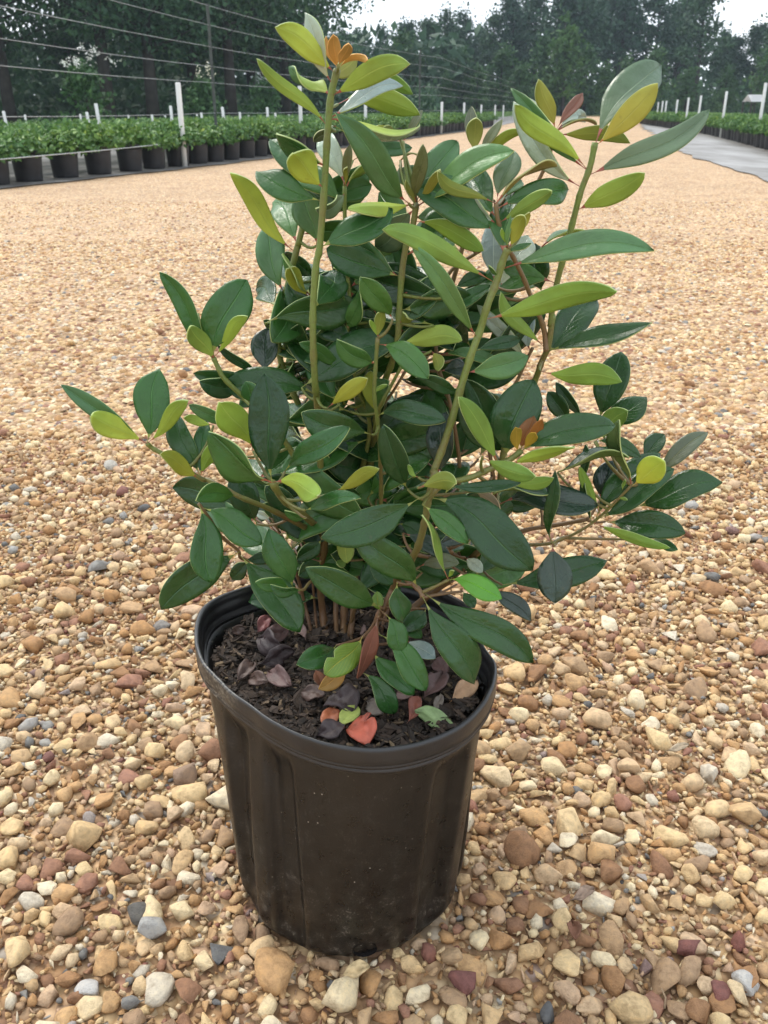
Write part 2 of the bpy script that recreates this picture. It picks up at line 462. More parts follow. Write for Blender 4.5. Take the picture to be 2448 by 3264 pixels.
tag(link('silt_strip', pymesh('silt_strip', _v, [(i, _n + i, _n + i + 1, i + 1) for i in range(_n - 1)]), [silt_material()], smooth=False), 'pale silty weed fabric strip along the right rows of pots', kind='structure')
strip('grass_field', LEFT, -9.4, -120, .016, GRASS, 'mown grass behind the left plant beds')
strip('grass_field', RIGHT, 9.4, 120, .016, GRASS, 'mown grass behind the right plant beds')
v = [(-260, 90, .02), (260, 90, .02), (260, 420, .02), (-260, 420, .02)]
tag(link('grass_field', pymesh('grass_field', v, [(0, 1, 2, 3)]), [GRASS], smooth=False), 'grassy strip and forest floor at the end of the lot', kind='structure')

# --- leaf cards: small bent quads
def leaf_cloud(pts, size, rd, up=.4, tones=None):
    """Each point becomes a bent leaf of 4 triangles; returns verts, faces(tri), tone."""
    n = len(pts); nr = rd.normal(0, 1, (n, 3)); nr[:, 2] += up; nr /= np.linalg.norm(nr, axis=1)[:, None]
    d = rd.normal(0, 1, (n, 3)); d -= nr * (d * nr).sum(1)[:, None]; d /= np.linalg.norm(d, axis=1)[:, None]
    s = np.cross(nr, d); sz = size * rd.uniform(.6, 1.3, n)[:, None]
    a = pts; m = pts + d * sz * .5; b = pts + d * sz - nr * sz * .15
    l = m + s * sz * .28 + nr * sz * .1; r = m - s * sz * .28 + nr * sz * .1
    V_ = np.stack([a, l, m, r, b], 1).reshape(-1, 3)
    k = (np.arange(n) * 5)[:, None]
    F_ = np.concatenate([k + np.array([[0, 2, 1]]), k + np.array([[0, 3, 2]]), k + np.array([[1, 2, 4]]), k + np.array([[2, 3, 4]])])
    tn = rd.random(n) if tones is None else tones
    return V_, F_, np.repeat(tn, 5)
def foliage_material(name, stops, rough=.55, spec=.3, trans=.15):
    t = NT(name); at = t.node('ShaderNodeAttribute', attribute_name='tone').outputs['Fac']
    oi = t.node('ShaderNodeObjectInfo').outputs['Random']
    c = t.ramp(at, stops)
    c = t.mix(1, c, t.ramp(oi, [(0, (.82, .90, .95)), (.5, (1, 1, 1)), (1, (1.18, 1.12, .9))]), 'MULTIPLY')
    t.set(Base_Color=c, Roughness=rough); t.b.inputs['Specular IOR Level'].default_value = spec
    tr = t.node('ShaderNodeBsdfTranslucent'); t.l.new(c, tr.inputs['Color'])
    mx = t.node('ShaderNodeMixShader'); mx.inputs[0].default_value = trans
    t.l.new(t.b.outputs[0], mx.inputs[1]); t.l.new(tr.outputs[0], mx.inputs[2]); t.l.new(mx.outputs[0], t.n['Material Output'].inputs['Surface'])
    return t.m
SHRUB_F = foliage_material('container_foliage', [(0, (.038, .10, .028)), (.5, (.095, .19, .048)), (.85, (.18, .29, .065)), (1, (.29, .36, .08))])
POT_SIMPLE = plain('far_pot_plastic', (.022, .022, .024), .5, .4, .3, 12)
def simple_pot(name):
    prof = [(.0, 0), (.108, 0), (.112, .01), (.126, .20), (.127, .222), (.139, .226), (.140, .245), (.136, .248), (.131, .246), (.128, .20), (.0, .20)]
    vs_, fs = [], []
    n = 20
    for r, z in prof:
        for k in range(n): vs_.append((r * math.cos(2 * math.pi * k / n), r * math.sin(2 * math.pi * k / n), z))
    for i in range(len(prof) - 1):
        for k in range(n): fs.append((i * n + k, i * n + (k + 1) % n, (i + 1) * n + (k + 1) % n, (i + 1) * n + k))
    me = pymesh(name, vs_, fs); me.materials.append(POT_SIMPLE); me.polygons.foreach_set('use_smooth', [True] * len(me.polygons)); return me
POTS = [simple_pot('nursery_pot')]
def mound(seed, n=800, w=.235, h=.165):
    rd = np.random.default_rng(seed); P = []
    ctr = rd.normal(0, 1, (26, 3)); ctr /= np.linalg.norm(ctr, axis=1)[:, None]; ctr[:, 2] = np.abs(ctr[:, 2]) * .9
    ctr *= rd.uniform(.55, 1.0, 26)[:, None]
    c = ctr[rd.integers(0, 26, n)] + rd.normal(0, .20, (n, 3))
    p = c * np.array([w, w, h]); p[:, 2] = np.abs(p[:, 2]) + .235
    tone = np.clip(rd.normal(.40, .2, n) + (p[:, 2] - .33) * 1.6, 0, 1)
    V_, F_, A_ = leaf_cloud(p, .058, rd, .8, tone)
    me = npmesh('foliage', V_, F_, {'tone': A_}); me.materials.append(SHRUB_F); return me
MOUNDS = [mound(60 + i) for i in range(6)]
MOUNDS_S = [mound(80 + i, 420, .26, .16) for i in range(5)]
prs = random.Random(4)
def mesh_obj(name, me, loc, rz, sc=1.0):
    o = bpy.data.objects.new(name, me); col.objects.link(o); o.location = loc; o.rotation_euler.z = rz
    o.scale = (sc, sc, sc) if not hasattr(sc, '__len__') else sc
    return o
NTH = ['nearest', 'second', 'third', 'fourth', 'fifth', 'sixth', 'seventh']
def row(poly, off, y0, y1, step, pots, plants, meshes, where):
    for k, (x, y, a) in enumerate (along(poly, step, y0, y1, off)):
        x += prs.uniform(-.03, .03); y += prs.uniform(-.04, .04)
        if pots:
            tag(mesh_obj('nursery_pot', POTS[0], (x, y, .013), prs.uniform(0, 6), 1.17), ('black nursery pot in the front row along the %s gravel edge' % where) if k > 6 or where == 'right' else '%s black nursery pot of the front row counted from the left picture edge' % NTH[k], 'pot', 'black pots in the front row on the %s' % where)
        s = prs.uniform(.98, 1.25)
        tag(mesh_obj('container_shrub', prs.choice(meshes), (x, y, .013), prs.uniform(0, 6), (s, s, prs.uniform(1.0, 1.22))), plants[0] if not pots or k > 6 or where == 'right' else 'leafy green shrub in the %s front row pot from the left picture edge' % NTH[k], 'shrub', plants[1])
fr_l = ('small leafy green shrub growing in the front row of pots on the left', 'container shrubs in the front row on the left')
bk_l = ('small leafy green shrub in the rows behind the front pots on the left', 'container shrubs in the back rows on the left')
fr_r = ('small leafy green shrub growing in the front row of pots on the right', 'container shrubs in the front row on the right')
bk_r = ('small leafy green shrub in the rows behind the front pots on the right', 'container shrubs in the back rows on the right')
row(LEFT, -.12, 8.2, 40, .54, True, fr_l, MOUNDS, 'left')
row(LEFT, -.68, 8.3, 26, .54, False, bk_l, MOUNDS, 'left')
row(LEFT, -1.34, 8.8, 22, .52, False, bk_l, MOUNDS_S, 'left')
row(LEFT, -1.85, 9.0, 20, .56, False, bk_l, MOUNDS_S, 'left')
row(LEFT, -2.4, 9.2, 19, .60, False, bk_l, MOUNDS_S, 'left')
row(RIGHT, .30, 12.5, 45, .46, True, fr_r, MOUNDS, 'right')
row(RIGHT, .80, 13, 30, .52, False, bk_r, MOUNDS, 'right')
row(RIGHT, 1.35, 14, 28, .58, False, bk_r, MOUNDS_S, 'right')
# rows further in: one mass of tops
rd = np.random.default_rng(9)
def mass(name, poly, offs, y0, y1, step, n_leaf, label):
    P, T = [], []
    for off in offs:
        for x, y, a in along(poly, step, y0, y1, off):
            m = n_leaf; c = rd.normal(0, 1, (m, 3)); c /= np.linalg.norm(c, axis=1)[:, None]; c *= rd.uniform(.6, 1.05, m)[:, None]
            c[:, 2] = np.abs(c[:, 2])
            P.append(c * (.30, .30, .17) + (x + rd.uniform(-.05, .05), y + rd.uniform(-.05, .05), .25)); T.append(np.clip(rd.normal(.5, .2, m) + rd.normal(0, .12), 0, 1))
    V_, F_, A_ = leaf_cloud(np.concatenate(P), .085, rd, 1.0, np.concatenate(T))
    tag(link(name, npmesh(name, V_, F_, {'tone': A_}), [SHRUB_F], smooth=False), label, kind='stuff')
mass('shrub_rows', LEFT, [-3.0 - .55 * i for i in range(11)], 10, 62, .62, 60, 'dense green tops of the inner rows of container shrubs on the left')
mass('shrub_rows', LEFT, [-.9 - .6 * i for i in range(4)], 26, 75, .6, 60, 'green tops of the container shrubs further along on the left')
mass('shrub_rows', RIGHT, [2.0 + .6 * i for i in range(8)], 13, 70, .62, 55, 'dense green tops of the inner rows of container shrubs on the right')
mass('shrub_rows', RIGHT, [.8 + .6 * i for i in range(3)], 30, 75, .6, 55, 'green tops of the container shrubs further along on the right')

# --- the wire fence along the left bed
WHITE = plain('white_pvc', (.62, .62, .60), .45, .4, .08, 6)
STEEL = plain('dark_steel', (.05, .06, .055), .5, .4, .3, 12)
WIRE = plain('galvanised_wire', (.36, .38, .38), .4, .5, .15, 4)
fence = empty('wire_fence', (-2.4, 13, 0))
tag(fence, 'tall wire fence on white posts running along the left rows of pots', 'fence')
fi = Vector(fence.location)
def gy(u, v): p = G(u, v); return p
post_pts = [(400, 362, 178), (652, 322, 186), (790, 304, 214), (953, 290, 220), (1001, 280, 222), (1038, 274, 226), (1068, 269, 227), (1086, 265, 227), (1108, 262, 229)]
def post_mesh(r, h, mat, name='post', cap=True):
    bm = bmesh.new(); tube(bm, [(0, 0, 0), (0, 0, h * .5), (0, 0, h - .01), (0, 0, h)], [r, r, r, r * .8], 10)
    me = bm_mesh(name, bm); me.materials.append(mat); return me
fence_line = [Vector((-4.35, 4.6, 0)), Vector((-3.17, 7.7, 0))]
for u, v, tv in post_pts:
    g = G(u, v)
    U, V_ = full(0, u, tv); top = on_plane_y(U, V_, g.y).z
    me = post_mesh(.033, top, WHITE); o = bpy.data.objects.new('post', me); col.objects.link(o); o.parent = fence; o.location = g - fi
    fence_line.append(g)
tp = G(472, 347)
for g, h in ((tp, 1.95), (G(905, 296), 2.0), (Vector((-4.35, 4.6, 0)), 1.95)):
    bm = bmesh.new()
    box(bm, (-.02, -.004, 0), (.02, .004, h)); box(bm, (-.004, .004, 0), (.004, .028, h - .002))
    for k in range(int(h / .16)): box(bm, (-.012, -.009, .1 + k * .16), (.012, -.0042, .115 + k * .16))
    o = link('post', bm_mesh('post', bm), [STEEL], fence, smooth=False); o.location = g - fi; tag(o, 'dark studded steel fence post')
wire_line = [Vector((-4.35, 4.6, 0)), Vector((-3.17, 7.75, 0)), tp, G(652, 322), G(790, 304), G(953, 290), G(1001, 280), G(1068, 269), G(1108, 262)]
for h in (.30, .62, 1.0, 1.20, 1.44, 1.70, 1.93):
    bm = bmesh.new(); pts = []
    for a, b in zip(wire_line, wire_line[1:]):
        for t in (0, .25, .5, .75):
            p = a.lerp(b, t); pts.append(Vector((p.x, p.y - .012, h - .10 * t * (1 - t) * (.5 if (b - a).length < 7 else 1))) - fi)
    pts.append(wire_line[-1] + Vector((0, -.012, h)) - fi)
    tube(bm, pts, .0025 if h > .31 else .0045, 5)
    link('wire', bm_mesh('wire', bm), [WIRE], fence)
# white stakes standing among the plants: photograph point of the top, distance
STK = [(28, 590, 19, .03), (133, 608, 27, .03), (425, 605, 27, .028), (468, 595, 20, .03), (520, 550, 17, .03), (680, 610, 30, .03), (805, 608, 25, .03), (874, 612, 31, .03), (905, 562, 20, .03), (1043, 606, 33, .03),
       (1066, 598, 26, .03), (1185, 568, 22, .032), (1270, 595, 28, .032), (1315, 610, 36, .03), (1415, 570, 25, .032), (1457, 600, 31, .032), (1530, 606, 38, .03), (1625, 606, 40, .03)]
tall = []
ORD = ['first', 'second', 'third', 'fourth', 'fifth', 'sixth', 'seventh', 'eighth', 'ninth', 'tenth', 'eleventh', 'twelfth', 'thirteenth', 'fourteenth', 'fifteenth', 'sixteenth', 'seventeenth', 'eighteenth']
for i, (x, y, d, r) in enumerate(sorted(STK)):
    U, V_ = x * .60277, y * .60277; p = on_plane_y(U, V_, d)
    o = mesh_obj('stake', post_mesh(r, p.z, WHITE, 'stake'), (p.x, p.y, .01), 0)
    o.rotation_euler = (0, R(-3.5 if i in (0, 3, 4, 11) else -1), 0)
    tag(o, '%s white plastic stake from the left among the left container shrubs' % ORD[i], 'stake', 'white stakes in the left plant bed')
STR = [(1640, 200, 18.5, .035), (1262, 280, 24, .036), (1015, 320, 27, .034), (895, 340, 31, .036), (787, 360, 37, .04), (680, 370, 43, .04), (645, 372, 47, .04), (603, 380, 55, .04)]
for i, (x, y, d, r) in enumerate(STR):
    U, V_ = 1900 + x * .3303, 200 + y * .3303; p = on_plane_y(U, V_, d)
    tag(mesh_obj('post', post_mesh(r * .85, p.z, WHITE, 'post'), (p.x, p.y, .01), 0), '%s weathered white post from the right edge along the right plant bed' % ORD[i], 'post', 'white posts along the right plant bed')

# --- trees
def bark(name, c): return plain(name, c, .9, .2, .35, 3)
BARK = bark('bark', (.035, .03, .027))
T_DARK = foliage_material('tree_foliage_dark', [(0, (.020, .055, .028)), (.5, (.042, .098, .046)), (1, (.085, .160, .068))], .6, .25, .2)
T_MID = foliage_material('tree_foliage_mid', [(0, (.025, .065, .022)), (.5, (.048, .115, .034)), (1, (.085, .165, .05))], .6, .25, .2)
T_PINE = foliage_material('tree_foliage_pine', [(0, (.018, .048, .030)), (.5, (.032, .080, .045)), (1, (.060, .120, .060))], .6, .25, .15)
def tree_meshes(seed, H, W, n, form, leaf):
    """Trunk with limbs, and a crown made of leaf clumps carried by the limbs."""
    r_ = random.Random(seed); rd = np.random.default_rng(seed)
    bm = bmesh.new()
    top = H * (.93 if form == 'pine' else .8)
    lean = (r_.uniform(-.3, .3), r_.uniform(-.3, .3))
    tr = [Vector((lean[0] * t * t * H * .1, lean[1] * t * t * H * .1, top * t)) for t in np.linspace(0, 1, 7)]
    r0 = .022 * H
    tube(bm, tr, [r0 * (1 - .85 * t) for t in np.linspace(0, 1, 7)], 8)
    clumps = []
    nb = {'pine': 34, 'young': 40, 'broad': 34}[form]
    for i in range(nb):
        f = r_.random()
        if form == 'pine': t = .38 + .6 * f; reach = W * .5 * (1.05 - .75 * f) * r_.uniform(.6, 1.1); rise = .12
        elif form == 'young': t = .10 + .88 * f; reach = W * .5 * (1 - f) ** .8 * r_.uniform(.75, 1.1) + .1; rise = .2
        else: t = .22 + .70 * f; reach = W * .5 * math.sin(math.pi * (.18 + .72 * f)) ** .7 * r_.uniform(.5, 1.1); rise = .35
        a = i * 2.4 + r_.uniform(-.5, .5); b = tr[0].lerp(tr[-1], t); b.x = np.interp(t, np.linspace(0, 1, 7), [p.x for p in tr]); b.y = np.interp(t, np.linspace(0, 1, 7), [p.y for p in tr])
        e = b + Vector((math.cos(a) * reach, math.sin(a) * reach, reach * rise))
        tube(bm, [b, b.lerp(e, .5) + Vector((0, 0, -.05 * reach)), e], [r0 * .28 * (1.1 - t), r0 * .18 * (1.1 - t), .02], 5, cap=False)
        for k in range(3 if form != 'broad' else 4):
            q = b.lerp(e, r_.uniform(.35, 1.08)); clumps.append((q, r_.uniform(.55, 1.2)))
    clumps.append((tr[-1] + Vector((0, 0, H * .04)), .8))
    me_t = bm_mesh('trunk', bm); me_t.materials.append(BARK)
    cs = np.array([tuple(c[0]) for c in clumps]); sz = np.array([c[1] for c in clumps])
    idx = rd.integers(0, len(cs), n)
    spread = W * {'pine': .105, 'young': .085, 'broad': .115}[form]
    p = cs[idx] + rd.normal(0, 1, (n, 3)) * spread * sz[idx][:, None] * (1, 1, .62)
    p = p[p[:, 2] > .2]
    tone = np.clip(rd.normal(.42, .15, len(p)) + rd.normal(0, .26, len(cs))[idx[:len(p)]], 0, 1)
    V_, F_, A_ = leaf_cloud(p, leaf, rd, .5, tone)
    return me_t, npmesh('crown', V_, F_, {'tone': A_})
LIB = {}
for form, n, mat, cnt, H, W, lf in (('broad', 7000, T_DARK, 5, 14.0, 8.5, .27), ('pine', 3000, T_PINE, 5, 12.5, 5.2, .42), ('young', 2400, T_MID, 4, 7.0, 3.8, .34)):
    LIB[form] = []
    for i in range(cnt):
        a, b = tree_meshes(700 + 10 * i + len(form), H, W, n, form, lf); b.materials.append(mat); LIB[form].append((a, b, H))
def tree(u, d, h, form, label, group, wf=1.0, name=None):
    U = u * 1.47559; p = on_plane_y(U, 345, d)
    a, b, H = prs.choice(LIB[form])
    rt = empty(name or {'broad': 'broadleaf_tree', 'pine': 'pine_tree', 'young': 'young_tree'}[form], (p.x, p.y, 0), prs.uniform(0, 6.28))
    s = h / H; rt.scale = (s * wf, s * wf, s)
    tag(rt, label, 'tree', group)
    for nm, me in (('trunk', a), ('crown', b)):
        o = bpy.data.objects.new(nm, me); col.objects.link(o); o.parent = rt
LB = ('dark dense broadleaf tree in the tall wood behind the left fence', 'broadleaf trees behind the left fence')
for u, d, h in ((-150, 44, 14), (-40, 47, 15), (20, 45, 14), (158, 52, 12.5), (235, 46, 15), (330, 47, 15.5), (420, 52, 15), (500, 50, 15), (575, 55, 15), (618, 60, 15), (-90, 60, 15), (200, 70, 11.5), (300, 66, 17), (390, 68, 16), (470, 66, 17), (545, 70, 17), (628, 74, 13), (-230, 50, 14)):
    tree(u, d, h, 'broad', *LB)
PB = ('dark pine standing in the wood across the end of the gravel lot', 'pines across the end of the lot')
skyline = [(690, 10.4), (735, 9.6), (780, 9.3), (825, 10.2), (870, 9.9), (915, 10.6), (960, 11.2), (1005, 11.6), (1050, 11.4), (1095, 12.2), (1140, 13.2), (1190, 14), (1240, 14.5), (1290, 14.5), (1340, 14.5), (1395, 14.2), (1450, 14), (1500, 13), (1545, 10.0), (1580, 9.2), (1622, 9.6), (1660, 12.5), (1710, 13), (1770, 13.5), (1840, 13)]
for i, (u, h) in enumerate(skyline):
    tree(u + prs.uniform(-12, 12), prs.uniform(96, 106), h * (.88 if h < 11.7 else .95) * prs.uniform(.95, 1.04), 'pine', *PB)
    if i % 2 == 0: tree(u + prs.uniform(-25, 25), prs.uniform(108, 120), h * (.88 if h < 11.7 else .95) * prs.uniform(.9, 1.04), 'pine', *PB, wf=1.15)
YB = ('lighter green pointed young tree in front of the dark pines', 'young trees in front of the pines')
for u, d, h in ((868, 86, 7.7), (905, 88, 6.2), (995, 87, 6.2), (1030, 84, 4.6), (1078, 88, 6.8), (1118, 85, 5.0), (1165, 88, 7.6), (1215, 86, 9.2), (1262, 88, 6.6), (1300, 86, 5.0), (960, 84, 4.0), (1345, 87, 5.6), (1400, 88, 6.6), (1480, 88, 5.2), (1560, 87, 4.8), (1665, 80, 7.4), (800, 84, 5.4), (740, 82, 5.0), (690, 76, 5.2)):
    tree(u, d, h, 'young', *YB)
# white-flowering small trees inside the fence on the left
FL_M = foliage_material('white_blossom', [(0, (.62, .62, .58)), (1, (.80, .80, .77))], .7, .2, .2)
rdf = np.random.default_rng(77)
def flowering(u, d, h, w, label, n_f):
    w *= .9
    p = on_plane_y(u * 1.47559, 345, d); rt = empty('flowering_tree', (p.x, p.y, 0), 0)
    tag(rt, label, 'tree')
    a, b = tree_meshes(int(u), h, w, 1500, 'young', .17)
    b.materials.append(T_MID)
    for nm, me in (('trunk', a), ('crown', b)):
        o = bpy.data.objects.new(nm, me); col.objects.link(o); o.parent = rt
    cs = np.stack([rdf.normal(0, w * .16, 9), rdf.normal(0, w * .16, 9), h * rdf.uniform(.82, 1.06, 9)], 1)
    q = cs[rdf.integers(0, 9, n_f)] + rdf.normal(0, .07, (n_f, 3))
    V_, F_, A_ = leaf_cloud(q, .09, rdf, .6)
    link('blossom', npmesh('blossom', V_, F_, {'tone': A_}), [FL_M], rt, smooth=False)
flowering(190, 30, 2.25, 1.9, 'small tree topped with white blossom, nearest the left edge', 150)
flowering(440, 36, 1.95, 1.7, 'small white flecked tree just left of the dark steel post', 70)
flowering(572, 40, 2.0, 1.6, 'small white flecked tree between the dark steel post and the tall stem', 70)
# undergrowth at the foot of the woods
P, T = [], []
for n, x0, x1, ya, yb, hz in ((9000, -42, -8, 50, 62, 2.2), (5000, -14, 4, 70, 84, 2.2), (12000, -10, 62, 92, 104, 2.6)):
    q = np.stack([rd.uniform(x0, x1, n), rd.uniform(ya, yb, n), np.abs(rd.normal(0, .5, n)) * hz], 1); P.append(q); T.append(np.clip(rd.normal(.35, .2, n), 0, 1))
V_, F_, A_ = leaf_cloud(np.concatenate(P), .55, rd, .5, np.concatenate(T))
tag(link('undergrowth', npmesh('undergrowth', V_, F_, {'tone': A_}), [T_DARK], smooth=False), 'dark leafy undergrowth along the foot of the woods', kind='stuff')
P, T = [], []
for n, x0, x1, ya, yb, hz in ((5000, -45, -10, 60, 78, 5.5), (3500, -14, 8, 84, 98, 7.0), (9000, -10, 70, 112, 126, 6.0)):
    q = np.stack([rd.uniform(x0, x1, n), rd.uniform(ya, yb, n), rd.uniform(0, 1, n) ** .9 * hz * (.75 + .25 * np.sin(np.arange(n)))], 1); P.append(q); T.append(np.clip(rd.normal(.2, .15, n), 0, 1))
V_, F_, A_ = leaf_cloud(np.concatenate(P), 1.1, rd, .2, np.concatenate(T))
tag(link('far_woods', npmesh('far_woods', V_, F_, {'tone': A_}), [T_DARK], smooth=False), 'deep shaded wood behind the front trees', kind='stuff')
# a pale low roof far off at the right
sp = on_plane_y(1630 * 1.47559, 306, 78)
sh = empty('shed', (sp.x, sp.y, 0)); tag(sh, 'small open shed with a pale roof far off at the right edge', 'shed')
bm = bmesh.new(); z = sp.z
v = [bm.verts.new(c) for c in ((-.55, -1, z - .42), (.55, -1, z - .42), (.55, 0, z + .1), (-.55, 0, z + .1), (-.55, 1, z - .42), (.55, 1, z - .42))]
bm.faces.new((v[0], v[1], v[2], v[3])); bm.faces.new((v[3], v[2], v[5], v[4]))
bmesh.ops.solidify(bm, geom=bm.faces[:], thickness=.06)
link('roof', bm_mesh('roof', bm), [plain('pale_roof', (.6, .62, .64), .4, .5, .1, 2)], sh, smooth=False)
for sx, sy in ((-1, -.9), (1, -.9), (-1, .9), (1, .9)):
    bm = bmesh.new(); box(bm, (sx * .48 - .05, sy - .05, 0), (sx * .48 + .05, sy + .05, z - .40)); link('leg', bm_mesh('leg', bm), [BARK], sh, smooth=False)

# --- the air between the lot and the woods
bm = bmesh.new(); box(bm, (-75, -12, -1.0), (95, 140, 24))
haze = link('haze', bm_mesh('haze', bm), [], smooth=False)
tag(haze, 'thin pale haze over the lot', kind='stuff')
hm = bpy.data.materials.new('haze'); hm.use_nodes = True; hm.node_tree.nodes.clear()
ho = hm.node_tree.nodes.new('ShaderNodeOutputMaterial'); pv = hm.node_tree.nodes.new('ShaderNodeVolumePrincipled')
pv.inputs['Color'].default_value = (.74, .88, 1.0, 1); pv.inputs['Density'].default_value = .00055; pv.inputs['Anisotropy'].default_value = .2
hm.node_tree.links.new(pv.outputs[0], ho.inputs['Volume'])
haze.data.materials.append(hm)
